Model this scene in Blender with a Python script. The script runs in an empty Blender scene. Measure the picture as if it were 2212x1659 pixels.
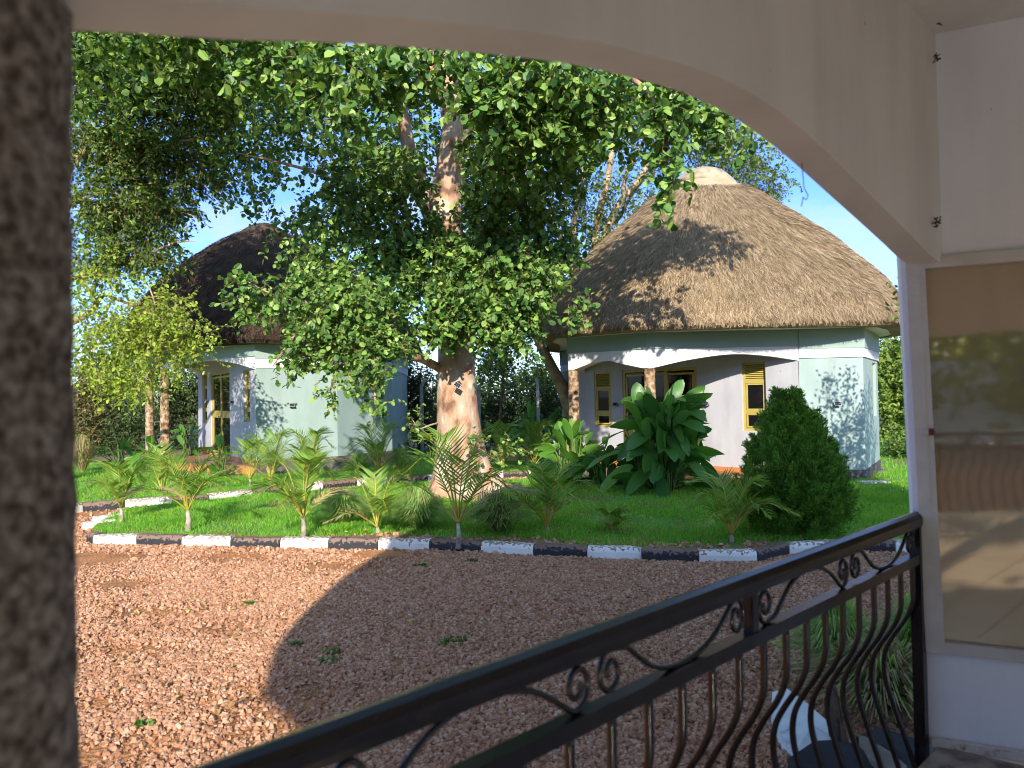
import bpy, math, random
import numpy as np
from mathutils import Matrix, Vector
rad = math.radians
rng = np.random.default_rng(7)
random.seed(7)
SC = bpy.context.scene
COL = SC.collection

# ------------------------------------------------------------------ camera
F, CU, CV, EYE = 1520.0, 1106.0, 829.5, 1.95
PITCH, ROLL = math.atan((858 - CV) / F), 0.017
cam_d = bpy.data.cameras.new('camera')
cam = bpy.data.objects.new('camera', cam_d)
COL.objects.link(cam)
cam_d.sensor_width = 36.0
cam_d.lens = 36.0 * F / 2212.0
cam_d.clip_start, cam_d.clip_end = 0.02, 2000.0
CM = Matrix.Rotation(rad(90) + PITCH, 3, 'X') @ Matrix.Rotation(-ROLL, 3, 'Z')
cam.matrix_world = Matrix.Translation((0, 0, EYE)) @ CM.to_4x4()
cam_d.dof.use_dof = True
cam_d.dof.focus_distance = 13.0
cam_d.dof.aperture_fstop = 2.6
SC.camera = cam

# ------------------------------------------------------------------ light
SUN_EL = math.atan(0.42)
w = bpy.data.worlds.new('World')
SC.world = w
w.use_nodes = True
nt = w.node_tree
bg = nt.nodes['Background']
sky = nt.nodes.new('ShaderNodeTexSky')
sky.sky_type = 'NISHITA'
sky.sun_disc = False
sky.sun_elevation = SUN_EL
sky.sun_rotation = rad(180)
sky.air_density, sky.dust_density, sky.ozone_density = 1.0, 0.6, 2.5
tc = nt.nodes.new('ShaderNodeTexCoord')
mp = nt.nodes.new('ShaderNodeMapping')
mp.inputs['Scale'].default_value = (1.6, 1.6, 4.5)
nz = nt.nodes.new('ShaderNodeTexNoise')
nz.inputs['Scale'].default_value, nz.inputs['Detail'].default_value = 2.2, 7
nz.inputs['Roughness'].default_value = 0.6
cr = nt.nodes.new('ShaderNodeValToRGB')
cr.color_ramp.elements[0].position, cr.color_ramp.elements[1].position = 0.47, 0.74
cr.color_ramp.elements[1].color = (0.75, 0.75, 0.75, 1)
mx = nt.nodes.new('ShaderNodeMixRGB')
mx.inputs['Color2'].default_value = (2.0, 2.15, 2.3, 1)
nt.links.new(tc.outputs['Generated'], mp.inputs['Vector'])
nt.links.new(mp.outputs['Vector'], nz.inputs['Vector'])
nt.links.new(nz.outputs['Fac'], cr.inputs['Fac'])
nt.links.new(cr.outputs['Color'], mx.inputs['Fac'])
tint = nt.nodes.new('ShaderNodeMixRGB')
tint.blend_type = 'MULTIPLY'
tint.inputs['Fac'].default_value = 1
sxyz = nt.nodes.new('ShaderNodeSeparateXYZ')
nt.links.new(tc.outputs['Generated'], sxyz.inputs[0])
tr = nt.nodes.new('ShaderNodeValToRGB')
tr.color_ramp.elements[0].position, tr.color_ramp.elements[0].color = 0.02, (0.46, 0.56, 0.82, 1)
tr.color_ramp.elements[1].position, tr.color_ramp.elements[1].color = 0.62, (1.0, 0.97, 0.90, 1)
e_ = tr.color_ramp.elements.new(0.30)
e_.color = (0.33, 0.45, 0.86, 1)
nt.links.new(sxyz.outputs['Z'], tr.inputs['Fac'])
nt.links.new(tr.outputs['Color'], tint.inputs['Color2'])
nt.links.new(sky.outputs['Color'], tint.inputs['Color1'])
nt.links.new(tint.outputs['Color'], mx.inputs['Color1'])
nt.links.new(mx.outputs['Color'], bg.inputs['Color'])
bg.inputs['Strength'].default_value = 0.15
sd = bpy.data.lights.new('sun', 'SUN')
sd.energy, sd.angle, sd.color = 2.7, rad(0.55), (1.0, 0.90, 0.76)
sun = bpy.data.objects.new('sun', sd)
COL.objects.link(sun)
sun.rotation_euler = (rad(90) - SUN_EL, 0, 0)
sun.location = (0, -30, 30)
SC.view_settings.view_transform = 'Standard'
SC.view_settings.look = 'None'
SC.view_settings.exposure = 1.6
SC.view_settings.gamma = 1
SC.view_settings.use_curve_mapping = False
SC.cycles.filter_width = 1.0
SC.cycles.max_bounces = 8
SC.cycles.diffuse_bounces = 4
SC.cycles.transparent_max_bounces = 8

# ------------------------------------------------------------------ helpers
def ray(u, v):
    d = CM @ Vector(((u - CU) / F, -(v - CV) / F, -1.0))
    return np.array(d)
def P(u, v, y):
    d = ray(u, v)
    return np.array([0, 0, EYE]) + d * (y / d[1])
def G(u, v, z=0.0):
    d = ray(u, v)
    return np.array([0, 0, EYE]) + d * ((z - EYE) / d[2])
def XY(u, y):
    p = P(u, 850, y)
    return (float(p[0]), float(y))
def unit(a):
    a = np.asarray(a, float)
    return a / (np.linalg.norm(a, axis=-1, keepdims=True) + 1e-9)

class Acc:
    def __init__(s):
        s.V, s.Fc, s.n = [], [], 0
    def add(s, v, f, mi=0, smooth=False):
        v = np.asarray(v, float).reshape(-1, 3)
        f = np.asarray(f, int)
        s.V.append(v)
        s.Fc.append((f + s.n, mi, smooth))
        s.n += len(v)
    def box(s, c, size, rz=0.0, mi=0, M3=None, taper=1.0):
        x, y, z = [q / 2 for q in size]
        v = np.array([[-x, -y, -z], [x, -y, -z], [x, y, -z], [-x, y, -z],
                      [-x * taper, -y * taper, z], [x * taper, -y * taper, z], [x * taper, y * taper, z], [-x * taper, y * taper, z]])
        if M3 is None:
            ca, sa = math.cos(rz), math.sin(rz)
            M3 = np.array([[ca, -sa, 0], [sa, ca, 0], [0, 0, 1]])
        v = v @ np.asarray(M3).T + np.asarray(c)
        s.add(v, [[0, 3, 2, 1], [4, 5, 6, 7], [0, 1, 5, 4], [1, 2, 6, 5], [2, 3, 7, 6], [3, 0, 4, 7]], mi)
    def beam(s, a, b, wd, ht, mi=0, up=(0, 0, 1)):
        a, b = np.asarray(a, float), np.asarray(b, float)
        d = b - a
        L = np.linalg.norm(d)
        x = d / L
        y = unit(np.cross(up, x))
        z = np.cross(x, y)
        s.box((a + b) / 2, (L, wd, ht), mi=mi, M3=np.stack([x, y, z], 1))
    def tube(s, pts, r, n=8, mi=0, smooth=True, lob=None, cap=True):
        pts = np.asarray(pts, float)
        m = len(pts)
        r = np.broadcast_to(np.asarray(r, float), (m,))
        T = unit(np.gradient(pts, axis=0))
        ref = np.array([1.0, 0, 0]) if abs(T[0][0]) < 0.8 else np.array([0, 1.0, 0])
        A = []
        a = unit(np.cross(np.cross(T[0], ref), T[0]))
        for t in T:
            a = unit(a - t * np.dot(a, t))
            A.append(a)
        A = np.array(A)
        B = np.cross(T, A)
        th = np.linspace(0, 2 * math.pi, n, endpoint=False)
        R = r[:, None] * (np.ones(n)[None, :] if lob is None else lob)
        v = pts[:, None, :] + R[:, :, None] * (np.cos(th)[None, :, None] * A[:, None, :] + np.sin(th)[None, :, None] * B[:, None, :])
        f = []
        i = np.arange(m - 1)[:, None] * n
        j = np.arange(n)[None, :]
        jn = (j + 1) % n
        f = np.stack([i + j, i + jn, i + n + jn, i + n + j], -1).reshape(-1, 4)
        s.add(v.reshape(-1, 3), f, mi, smooth)
        if cap:
            base = s.n - m * n
            s.V.append(np.zeros((0, 3)))
            s.Fc.append((np.array([list(range(n))[::-1]]) + base, mi, False))
            s.Fc.append((np.array([list(range(n))]) + base + (m - 1) * n, mi, False))
    def prism(s, poly, z0, z1, mi=0, top_mi=None):
        n = len(poly)
        v = [[p[0], p[1], z0] for p in poly] + [[p[0], p[1], z1] for p in poly]
        s.add(v, [[i, (i + 1) % n, n + (i + 1) % n, n + i] for i in range(n)], mi)
        b = s.n - 2 * n
        s.Fc.append((np.array([list(range(n))[::-1]]) + b, mi, False))
        s.Fc.append((np.array([list(range(n, 2 * n))]) + b, mi if top_mi is None else top_mi, False))
    def build(s, name, mats, parent=None, origin=None):
        if not isinstance(mats, (list, tuple)):
            mats = [mats]
        V = np.concatenate(s.V) if s.V else np.zeros((0, 3))
        if parent is not None:
            origin = np.array(parent['_o'])
        if origin is None:
            origin = np.zeros(3)
        V = V - np.asarray(origin)
        me = bpy.data.meshes.new(name)
        idx = np.concatenate([f.ravel() for f, _, _ in s.Fc]).astype(np.int32)
        sz = np.concatenate([np.full(len(f), f.shape[1]) for f, _, _ in s.Fc])
        mi = np.concatenate([np.full(len(f), m) for f, m, _ in s.Fc]).astype(np.int32)
        sm = np.concatenate([np.full(len(f), q) for f, _, q in s.Fc]).astype(bool)
        st = np.concatenate([[0], np.cumsum(sz)[:-1]]).astype(np.int32)
        me.vertices.add(len(V))
        me.vertices.foreach_set('co', V.astype(np.float32).ravel())
        me.loops.add(len(idx))
        me.loops.foreach_set('vertex_index', idx)
        me.polygons.add(len(sz))
        me.polygons.foreach_set('loop_start', st)
        me.polygons.foreach_set('material_index', mi)
        me.polygons.foreach_set('use_smooth', sm)
        for m in mats:
            me.materials.append(m)
        me.update(calc_edges=True)
        o = bpy.data.objects.new(name, me)
        COL.objects.link(o)
        if parent is not None:
            o.parent = parent
            o['_o'] = [float(q) for q in origin]
        else:
            o.location = origin
            o['_o'] = [float(q) for q in origin]
        return o

def thing(name, label, cat, loc=(0, 0, 0), group=None):
    o = bpy.data.objects.new(name, None)
    COL.objects.link(o)
    o.location = [float(q) for q in loc]
    o.empty_display_size = 0.2
    o['_o'] = [float(q) for q in loc]
    return tag(o, label, cat, group)
def tag(o, label=None, cat=None, group=None, kind=None):
    if label: o['label'] = label
    if cat: o['category'] = cat
    if group: o['group'] = group
    if kind: o['kind'] = kind
    return o

# ------------------------------------------------------------------ materials
def mat(name, cols, scale=4.0, detail=5, rough=0.7, bump=0.0, bscale=None, island=0.0, transl=0.0, spec=0.4,
        metal=0.0, lo=0.35, hi=0.65, stretch=(1, 1, 1), coat=0.0, tint=None, bdist=0.02):
    m = bpy.data.materials.new(name)
    m.use_nodes = True
    t = m.node_tree
    N, L = t.nodes, t.links
    b = N['Principled BSDF']
    out = N['Material Output']
    c = N.new('ShaderNodeTexCoord')
    mp = N.new('ShaderNodeMapping')
    mp.inputs['Scale'].default_value = stretch
    L.new(c.outputs['Object'], mp.inputs['Vector'])
    nz = N.new('ShaderNodeTexNoise')
    nz.inputs['Scale'].default_value = scale
    nz.inputs['Detail'].default_value = detail
    L.new(mp.outputs['Vector'], nz.inputs['Vector'])
    r = N.new('ShaderNodeValToRGB')
    els = r.color_ramp.elements
    k = len(cols)
    while len(els) < k:
        els.new(0.5)
    for i, q in enumerate(cols):
        els[i].position = lo + (hi - lo) * (i / max(1, k - 1))
        els[i].color = (*q, 1)
    if k == 1:
        els[1].color = (*cols[0], 1)
    if island > 0:
        g = N.new('ShaderNodeNewGeometry')
        mxx = N.new('ShaderNodeMixRGB')
        mxx.inputs['Fac'].default_value = island
        L.new(nz.outputs['Fac'], mxx.inputs['Color1'])
        L.new(g.outputs['Random Per Island'], mxx.inputs['Color2'])
        L.new(mxx.outputs['Color'], r.inputs['Fac'])
    else:
        L.new(nz.outputs['Fac'], r.inputs['Fac'])
    L.new(r.outputs['Color'], b.inputs['Base Color'])
    b.inputs['Roughness'].default_value = rough
    b.inputs['Specular IOR Level'].default_value = spec
    b.inputs['Metallic'].default_value = metal
    b.inputs['Coat Weight'].default_value = coat
    if bump > 0:
        n2 = N.new('ShaderNodeTexNoise')
        n2.inputs['Scale'].default_value = bscale or scale * 4
        n2.inputs['Detail'].default_value = 6
        L.new(mp.outputs['Vector'], n2.inputs['Vector'])
        bp = N.new('ShaderNodeBump')
        bp.inputs['Strength'].default_value = bump
        bp.inputs['Distance'].default_value = bdist
        L.new(n2.outputs['Fac'], bp.inputs['Height'])
        L.new(bp.outputs['Normal'], b.inputs['Normal'])
    if transl > 0:
        tr = N.new('ShaderNodeBsdfTranslucent')
        h = N.new('ShaderNodeMixRGB')
        h.blend_type = 'MULTIPLY'
        h.inputs['Fac'].default_value = 1
        h.inputs['Color2'].default_value = (*(tint or (1.5, 1.5, 0.6)), 1)
        L.new(r.outputs['Color'], h.inputs['Color1'])
        L.new(h.outputs['Color'], tr.inputs['Color'])
        ms = N.new('ShaderNodeMixShader')
        ms.inputs['Fac'].default_value = transl
        L.new(b.outputs['BSDF'], ms.inputs[1])
        L.new(tr.outputs['BSDF'], ms.inputs[2])
        L.new(ms.outputs['Shader'], out.inputs['Surface'])
    m['_r'] = 1
    return m

M = {}
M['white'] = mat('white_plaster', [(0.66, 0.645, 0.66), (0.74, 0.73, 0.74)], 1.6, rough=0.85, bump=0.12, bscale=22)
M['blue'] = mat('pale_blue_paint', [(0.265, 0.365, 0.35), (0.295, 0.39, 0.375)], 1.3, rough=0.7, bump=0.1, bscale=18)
M['blue_shaded'] = mat('shaded_pale_blue_paint', [(0.25, 0.345, 0.31), (0.275, 0.37, 0.335)], 1.3, rough=0.7, bump=0.1, bscale=18)  # same blue paint, slightly darker: shade under the eaves put into the colour
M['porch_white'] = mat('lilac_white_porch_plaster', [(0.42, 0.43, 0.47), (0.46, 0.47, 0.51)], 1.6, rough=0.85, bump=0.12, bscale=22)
M['plinth'] = mat('grey_plinth', [(0.06, 0.055, 0.055), (0.13, 0.12, 0.12)], 2.5, rough=0.85, bump=0.3)
M['yellow'] = mat('mustard_metal_paint', [(0.40, 0.32, 0.08), (0.46, 0.37, 0.10)], 5, rough=0.4)
M['glass'] = mat('dark_window_glass', [(0.008, 0.008, 0.009)], 1, rough=0.03, spec=0.35)
M['dark'] = mat('dark_metal', [(0.02, 0.02, 0.022)], 3, rough=0.4)
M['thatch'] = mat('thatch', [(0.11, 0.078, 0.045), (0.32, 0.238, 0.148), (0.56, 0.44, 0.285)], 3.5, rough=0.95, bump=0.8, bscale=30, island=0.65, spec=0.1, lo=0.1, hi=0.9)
M['thatch_shaded'] = mat('shaded_dark_thatch', [(0.018, 0.013, 0.011), (0.065, 0.043, 0.03), (0.15, 0.10, 0.068)], 2.5, rough=0.95, bump=0.8, bscale=30, island=0.5, spec=0.1, lo=0.2, hi=0.9)  # dark copy of the thatch: tree shade on the left roof put into the colour
M['cap'] = mat('cement_cap', [(0.22, 0.18, 0.115), (0.34, 0.285, 0.195), (0.40, 0.345, 0.25)], 4, rough=0.95, bump=0.6, bscale=10)
M['pillar'] = mat('bark_render_pillar', [(0.10, 0.055, 0.03), (0.30, 0.20, 0.12), (0.50, 0.38, 0.26)], 9, rough=0.8, bump=1.0, bscale=22, lo=0.36, hi=0.66, bdist=0.03)
M['near_pillar'] = mat('rough_cement_pillar', [(0.06, 0.044, 0.03), (0.19, 0.15, 0.115), (0.34, 0.295, 0.24)], 60, rough=0.9, bump=0.9, bscale=60, lo=0.35, hi=0.68)
M['bark'] = mat('smooth_pink_bark', [(0.16, 0.09, 0.055), (0.36, 0.20, 0.125), (0.44, 0.29, 0.19), (0.40, 0.32, 0.24), (0.60, 0.49, 0.35)], 4.5, detail=12, rough=0.85, bump=0.9, bscale=14, lo=0.34, hi=0.66, stretch=(1, 1, 0.55))
M['bark2'] = mat('pale_tan_bark', [(0.22, 0.15, 0.09), (0.50, 0.36, 0.21)], 4, rough=0.85, bump=0.4, bscale=16)
M['twig'] = mat('brown_twig', [(0.16, 0.10, 0.06), (0.26, 0.17, 0.10)], 8, rough=0.9)
M['leaf'] = mat('round_tree_leaf', [(0.028, 0.085, 0.018), (0.105, 0.225, 0.042), (0.31, 0.46, 0.10)], 0.8, rough=0.45, island=0.75, transl=0.25, lo=0.1, hi=0.9, spec=0.4)
M['leaf2'] = mat('fine_tree_leaf', [(0.022, 0.06, 0.012), (0.075, 0.15, 0.022), (0.25, 0.36, 0.06)], 0.8, rough=0.5, island=0.7, transl=0.35, lo=0.1, hi=0.9)
M['leaf3'] = mat('yellow_green_leaf', [(0.13, 0.22, 0.025), (0.28, 0.40, 0.045), (0.42, 0.52, 0.08)], 0.8, rough=0.5, island=0.7, transl=0.4, lo=0.1, hi=0.9)
M['hedge'] = mat('hedge_leaf', [(0.02, 0.04, 0.012), (0.05, 0.085, 0.022), (0.12, 0.16, 0.04)], 0.5, rough=0.6, island=0.6, transl=0.25, lo=0.15, hi=0.9)
M['hedge2'] = mat('bright_bush_leaf', [(0.07, 0.13, 0.02), (0.17, 0.26, 0.04), (0.30, 0.37, 0.07)], 0.6, rough=0.6, island=0.6, transl=0.3, lo=0.15, hi=0.9)
M['dryhedge'] = mat('dry_hedge_leaf', [(0.05, 0.055, 0.015), (0.15, 0.13, 0.04), (0.30, 0.22, 0.08)], 0.5, rough=0.7, island=0.55, transl=0.2, lo=0.2, hi=0.85)
M['conifer'] = mat('thuja_leaf', [(0.02, 0.07, 0.01), (0.10, 0.26, 0.025), (0.30, 0.50, 0.055)], 1.5, rough=0.6, island=0.6, transl=0.2, lo=0.1, hi=0.9)
M['palm'] = mat('palm_leaflet', [(0.08, 0.18, 0.028), (0.18, 0.32, 0.045), (0.33, 0.43, 0.07)], 1.5, rough=0.45, island=0.6, transl=0.35, lo=0.1, hi=0.9)
M['rachis'] = mat('yellow_palm_stalk', [(0.42, 0.34, 0.05), (0.32, 0.34, 0.06)], 3, rough=0.5)
M['palmtrunk'] = mat('pale_palm_trunk', [(0.24, 0.19, 0.13), (0.50, 0.45, 0.38)], 14, rough=0.8, bump=0.5)
M['broad'] = mat('broad_leaf', [(0.03, 0.10, 0.025), (0.07, 0.19, 0.035), (0.13, 0.30, 0.05)], 1.2, rough=0.33, island=0.7, transl=0.3, lo=0.1, hi=0.9, spec=0.5, tint=(1.6, 1.8, 0.4))
M['broad2'] = mat('bright_broad_leaf', [(0.06, 0.16, 0.022), (0.10, 0.25, 0.035), (0.17, 0.34, 0.05)], 1.2, rough=0.35, island=0.7, transl=0.3, lo=0.1, hi=0.9, tint=(1.6, 1.8, 0.4))
M['stem'] = mat('green_stem', [(0.08, 0.15, 0.03), (0.15, 0.22, 0.05)], 5, rough=0.5)
M['grass'] = mat('grass_blade', [(0.07, 0.22, 0.015), (0.14, 0.38, 0.03), (0.29, 0.53, 0.06), (0.50, 0.50, 0.15)], 0.7, rough=0.5, island=0.6, transl=0.45, lo=0.1, hi=1.0)
M['tuft'] = mat('fountain_grass_blade', [(0.16, 0.30, 0.08), (0.28, 0.45, 0.13), (0.45, 0.55, 0.22)], 0.7, rough=0.6, island=0.7, transl=0.45, lo=0.1, hi=0.9)
M['straw'] = mat('dry_grass_blade', [(0.22, 0.17, 0.08), (0.42, 0.33, 0.17)], 3, rough=0.8, island=0.7, transl=0.2)
M['soil'] = mat('lawn_soil', [(0.18, 0.12, 0.05), (0.10, 0.20, 0.03), (0.09, 0.25, 0.03)], 1.1, rough=0.95, bump=0.6, bscale=30, lo=0.38, hi=0.55)
M['bare'] = mat('bare_soil', [(0.16, 0.085, 0.05), (0.26, 0.15, 0.09)], 5, rough=0.95, bump=0.6, bscale=40)
M['far'] = mat('far_ground', [(0.22, 0.12, 0.07), (0.10, 0.15, 0.05)], 0.15, rough=0.95)
M['stone'] = mat('gravel_stone', [(0.23, 0.105, 0.055), (0.38, 0.195, 0.108), (0.46, 0.26, 0.155), (0.55, 0.42, 0.31)], 1.5, rough=0.9, island=0.7, lo=0.05, hi=1.0, bump=0.2, bscale=80)
M['tile'] = mat('terracotta_tile', [(0.42, 0.17, 0.06), (0.52, 0.24, 0.10)], 3, rough=0.25, spec=0.5)
M['cream_tile'] = mat('cream_floor_tile', [(0.70, 0.63, 0.53), (0.78, 0.71, 0.60)], 2, rough=0.15)
M['rail'] = mat('black_gloss_paint', [(0.006, 0.006, 0.007), (0.014, 0.012, 0.012)], 12, rough=0.25, spec=0.35, bump=0.05, bscale=60)
M['railbar'] = mat('dusty_black_paint', [(0.005, 0.004, 0.004), (0.016, 0.012, 0.010)], 14, rough=0.22, spec=0.5)
M['frame_white'] = mat('cream_frame_paint', [(0.50, 0.47, 0.42), (0.58, 0.55, 0.50)], 9, rough=0.45, bump=0.1, bscale=40)
M['wall_near'] = mat('lilac_white_wall', [(0.82, 0.83, 0.88), (0.86, 0.87, 0.91)], 2, rough=0.6, bump=0.12, bscale=30)
M['ceil'] = mat('beige_painted_beam', [(0.64, 0.62, 0.575), (0.70, 0.675, 0.63)], 0.9, rough=0.8, bump=0.1, bscale=18)
M['post'] = mat('concrete_fence_post', [(0.36, 0.38, 0.40), (0.50, 0.51, 0.52)], 6, rough=0.9, bump=0.3)
M['lamp_face'] = mat('solar_cell', [(0.02, 0.025, 0.035)], 1, rough=0.15)
M['lamp_body'] = mat('grey_lamp_plastic', [(0.35, 0.36, 0.36)], 1, rough=0.5)
M['rockdark'] = mat('black_painted_rock', [(0.012, 0.012, 0.016), (0.03, 0.03, 0.035)], 3, rough=0.75, bump=0.4)
M['rockwhite'] = mat('white_painted_rock', [(0.16, 0.15, 0.13), (0.50, 0.55, 0.56), (0.60, 0.65, 0.65), (0.66, 0.70, 0.70)], 6, lo=0.28, hi=.6, rough=0.7, bump=0.3)
M['moss'] = mat('cobweb_dirt', [(0.03, 0.025, 0.02), (0.07, 0.06, 0.05)], 30, rough=1)
M['cord'] = mat('blue_wire', [(0.03, 0.05, 0.13)], 1, rough=0.4)
M['weed'] = mat('weed_leaf', [(0.05, 0.13, 0.02), (0.10, 0.24, 0.03)], 2, rough=0.5, island=0.7, transl=0.25)
M['white_wall'] = mat('far_white_wall', [(0.7, 0.68, 0.62)], 1, rough=0.9)
M['wood'] = mat('brown_bark_slab', [(0.03, 0.018, 0.01), (0.10, 0.06, 0.03)], 12, rough=0.9, bump=0.5)

def painted(name, base, under, z_top, wear=.13):   # chipped paint on a kerb: more wear along the top edge
    m = mat(name, [base, tuple(q * 1.15 for q in base)], 3, rough=0.7, bump=0.35, bscale=18)
    t = m.node_tree
    N, L = t.nodes, t.links
    b = N['Principled BSDF']
    src = b.inputs['Base Color'].links[0].from_socket
    g = N.new('ShaderNodeNewGeometry')
    sp = N.new('ShaderNodeSeparateXYZ')
    L.new(g.outputs['Position'], sp.inputs[0])
    nz = N.new('ShaderNodeTexNoise')
    nz.inputs['Scale'].default_value, nz.inputs['Detail'].default_value = 24, 9
    L.new(g.outputs['Position'], nz.inputs['Vector'])
    mr = N.new('ShaderNodeMapRange')
    mr.inputs['From Min'].default_value, mr.inputs['From Max'].default_value = z_top - 0.08, z_top + 0.005
    mr.inputs['To Min'].default_value, mr.inputs['To Max'].default_value = -0.10, wear
    L.new(sp.outputs['Z'], mr.inputs['Value'])
    ad = N.new('ShaderNodeMath')
    L.new(nz.outputs['Fac'], ad.inputs[0])
    L.new(mr.outputs['Result'], ad.inputs[1])
    gt = N.new('ShaderNodeMath')
    gt.operation = 'GREATER_THAN'
    L.new(ad.outputs[0], gt.inputs[0])
    gt.inputs[1].default_value = 0.585
    mi = N.new('ShaderNodeMixRGB')
    L.new(gt.outputs[0], mi.inputs['Fac'])
    L.new(src, mi.inputs['Color1'])
    mi.inputs['Color2'].default_value = (*under, 1)
    L.new(mi.outputs['Color'], b.inputs['Base Color'])
    return m
M['kerb_w'] = painted('chipped_white_kerb_paint', (0.66, 0.66, 0.63), (0.30, 0.21, 0.15), 0.145, .14)
M['kerb_b'] = painted('chipped_black_kerb_paint', (0.022, 0.023, 0.028), (0.19, 0.125, 0.09), 0.13, .20)

def specks(m, dens, col=(0.05, 0.045, 0.05)):      # small stains and fly specks, plus faint streaks
    t = m.node_tree
    N, L = t.nodes, t.links
    b = N['Principled BSDF']
    src = b.inputs['Base Color'].links[0].from_socket
    c = N.new('ShaderNodeTexCoord')
    mp_ = N.new('ShaderNodeMapping')
    mp_.inputs['Scale'].default_value = (1, 1, .55)
    L.new(c.outputs['Object'], mp_.inputs['Vector'])
    v = N.new('ShaderNodeTexVoronoi')
    v.inputs['Scale'].default_value = dens
    L.new(mp_.outputs['Vector'], v.inputs['Vector'])
    nz = N.new('ShaderNodeTexNoise')
    nz.inputs['Scale'].default_value = 3.0
    L.new(c.outputs['Object'], nz.inputs['Vector'])
    m1 = N.new('ShaderNodeMath')
    m1.operation = 'MULTIPLY'
    L.new(nz.outputs['Fac'], m1.inputs[0])
    m1.inputs[1].default_value = .06
    lt = N.new('ShaderNodeMath')
    lt.operation = 'LESS_THAN'
    L.new(v.outputs['Distance'], lt.inputs[0])
    L.new(m1.outputs[0], lt.inputs[1])
    m2 = N.new('ShaderNodeMath')
    m2.operation = 'MULTIPLY'
    L.new(lt.outputs[0], m2.inputs[0])
    m2.inputs[1].default_value = .65
    mi = N.new('ShaderNodeMixRGB')
    L.new(m2.outputs[0], mi.inputs['Fac'])
    L.new(src, mi.inputs['Color1'])
    mi.inputs['Color2'].default_value = (*col, 1)
    n2 = N.new('ShaderNodeTexNoise')
    n2.inputs['Scale'].default_value, n2.inputs['Detail'].default_value = 1.4, 8
    mp2 = N.new('ShaderNodeMapping')
    mp2.inputs['Scale'].default_value = (2.5, 2.5, .5)
    L.new(c.outputs['Object'], mp2.inputs['Vector'])
    L.new(mp2.outputs['Vector'], n2.inputs['Vector'])
    r2 = N.new('ShaderNodeValToRGB')
    r2.color_ramp.elements[0].position, r2.color_ramp.elements[0].color = .35, (.88, .875, .87, 1)
    r2.color_ramp.elements[1].position = .6
    L.new(n2.outputs['Fac'], r2.inputs['Fac'])
    mm = N.new('ShaderNodeMixRGB')
    mm.blend_type = 'MULTIPLY'
    mm.inputs['Fac'].default_value = 1
    L.new(mi.outputs['Color'], mm.inputs['Color1'])
    L.new(r2.outputs['Color'], mm.inputs['Color2'])
    L.new(mm.outputs['Color'], b.inputs['Base Color'])
specks(M['wall_near'], 16)
specks(M['ceil'], 7)
specks(M['blue'], 3.5, (.16, .19, .18))
specks(M['porch_white'], 3.0, (.2, .2, .2))
def tinted_pane():      # brown tinted reflective glass
    m = bpy.data.materials.new('brown_reflective_glass')
    m.use_nodes = True
    t = m.node_tree
    N, L = t.nodes, t.links
    b = N['Principled BSDF']
    b.inputs['Base Color'].default_value = (0.25, 0.175, 0.11, 1)
    b.inputs['Roughness'].default_value = 0.6
    gl = N.new('ShaderNodeBsdfGlossy')
    gl.inputs['Color'].default_value = (0.95, 0.80, 0.60, 1)
    gl.inputs['Roughness'].default_value = 0.04
    c = N.new('ShaderNodeTexCoord')
    nz = N.new('ShaderNodeTexNoise')
    nz.inputs['Scale'].default_value = 2.5
    L.new(c.outputs['Object'], nz.inputs['Vector'])
    bp = N.new('ShaderNodeBump')
    bp.inputs['Strength'].default_value = 0.02
    bp.inputs['Distance'].default_value = 0.02
    L.new(nz.outputs['Fac'], bp.inputs['Height'])
    L.new(bp.outputs['Normal'], gl.inputs['Normal'])
    ms = N.new('ShaderNodeMixShader')
    ms.inputs['Fac'].default_value = 0.38
    L.new(b.outputs['BSDF'], ms.inputs[1])
    L.new(gl.outputs['BSDF'], ms.inputs[2])
    L.new(ms.outputs['Shader'], N['Material Output'].inputs['Surface'])
    return m
M['pane_near'] = tinted_pane()

def tiled(m, scale, gap, col):
    t = m.node_tree
    N, L = t.nodes, t.links
    b = N['Principled BSDF']
    src = b.inputs['Base Color'].links[0].from_socket
    g = N.new('ShaderNodeTexCoord')
    br = N.new('ShaderNodeTexBrick')
    br.offset = 0
    br.inputs['Scale'].default_value = scale
    br.inputs['Mortar Size'].default_value = gap
    br.inputs['Brick Width'].default_value = 0.5
    br.inputs['Row Height'].default_value = 0.5
    br.inputs['Mortar'].default_value = (*col, 1)
    L.new(g.outputs['Object'], br.inputs['Vector'])
    L.new(src, br.inputs['Color1'])
    L.new(src, br.inputs['Color2'])
    L.new(br.outputs['Color'], b.inputs['Base Color'])
tiled(M['tile'], 1.6, 0.008, (0.30, 0.17, 0.10))
tiled(M['cream_tile'], 1.4, 0.008, (0.22, 0.18, 0.14))

# ------------------------------------------------------------------ foliage helpers
def rot_axis_rand(n):
    v = rng.normal(size=(n, 3))
    return unit(v)
LEAF_T = (np.array([[0, 0, 0], [-.46, .30, .09], [-.40, .72, .05], [0, 1, -.06], [.40, .72, .05], [.46, .30, .09]]),
          np.array([[0, 3, 2, 1], [0, 5, 4, 3]]))
SLIM_T = (np.array([[0, 0, 0], [-.5, .45, .05], [0, 1, -.1], [.5, .45, .05]]), np.array([[0, 3, 2, 1]]))
BLADE_T = (np.array([[-.5, 0, 0], [.5, 0, 0], [.34, .55, .10], [-.34, .55, .10], [0, 1, .0]]), None)

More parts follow.
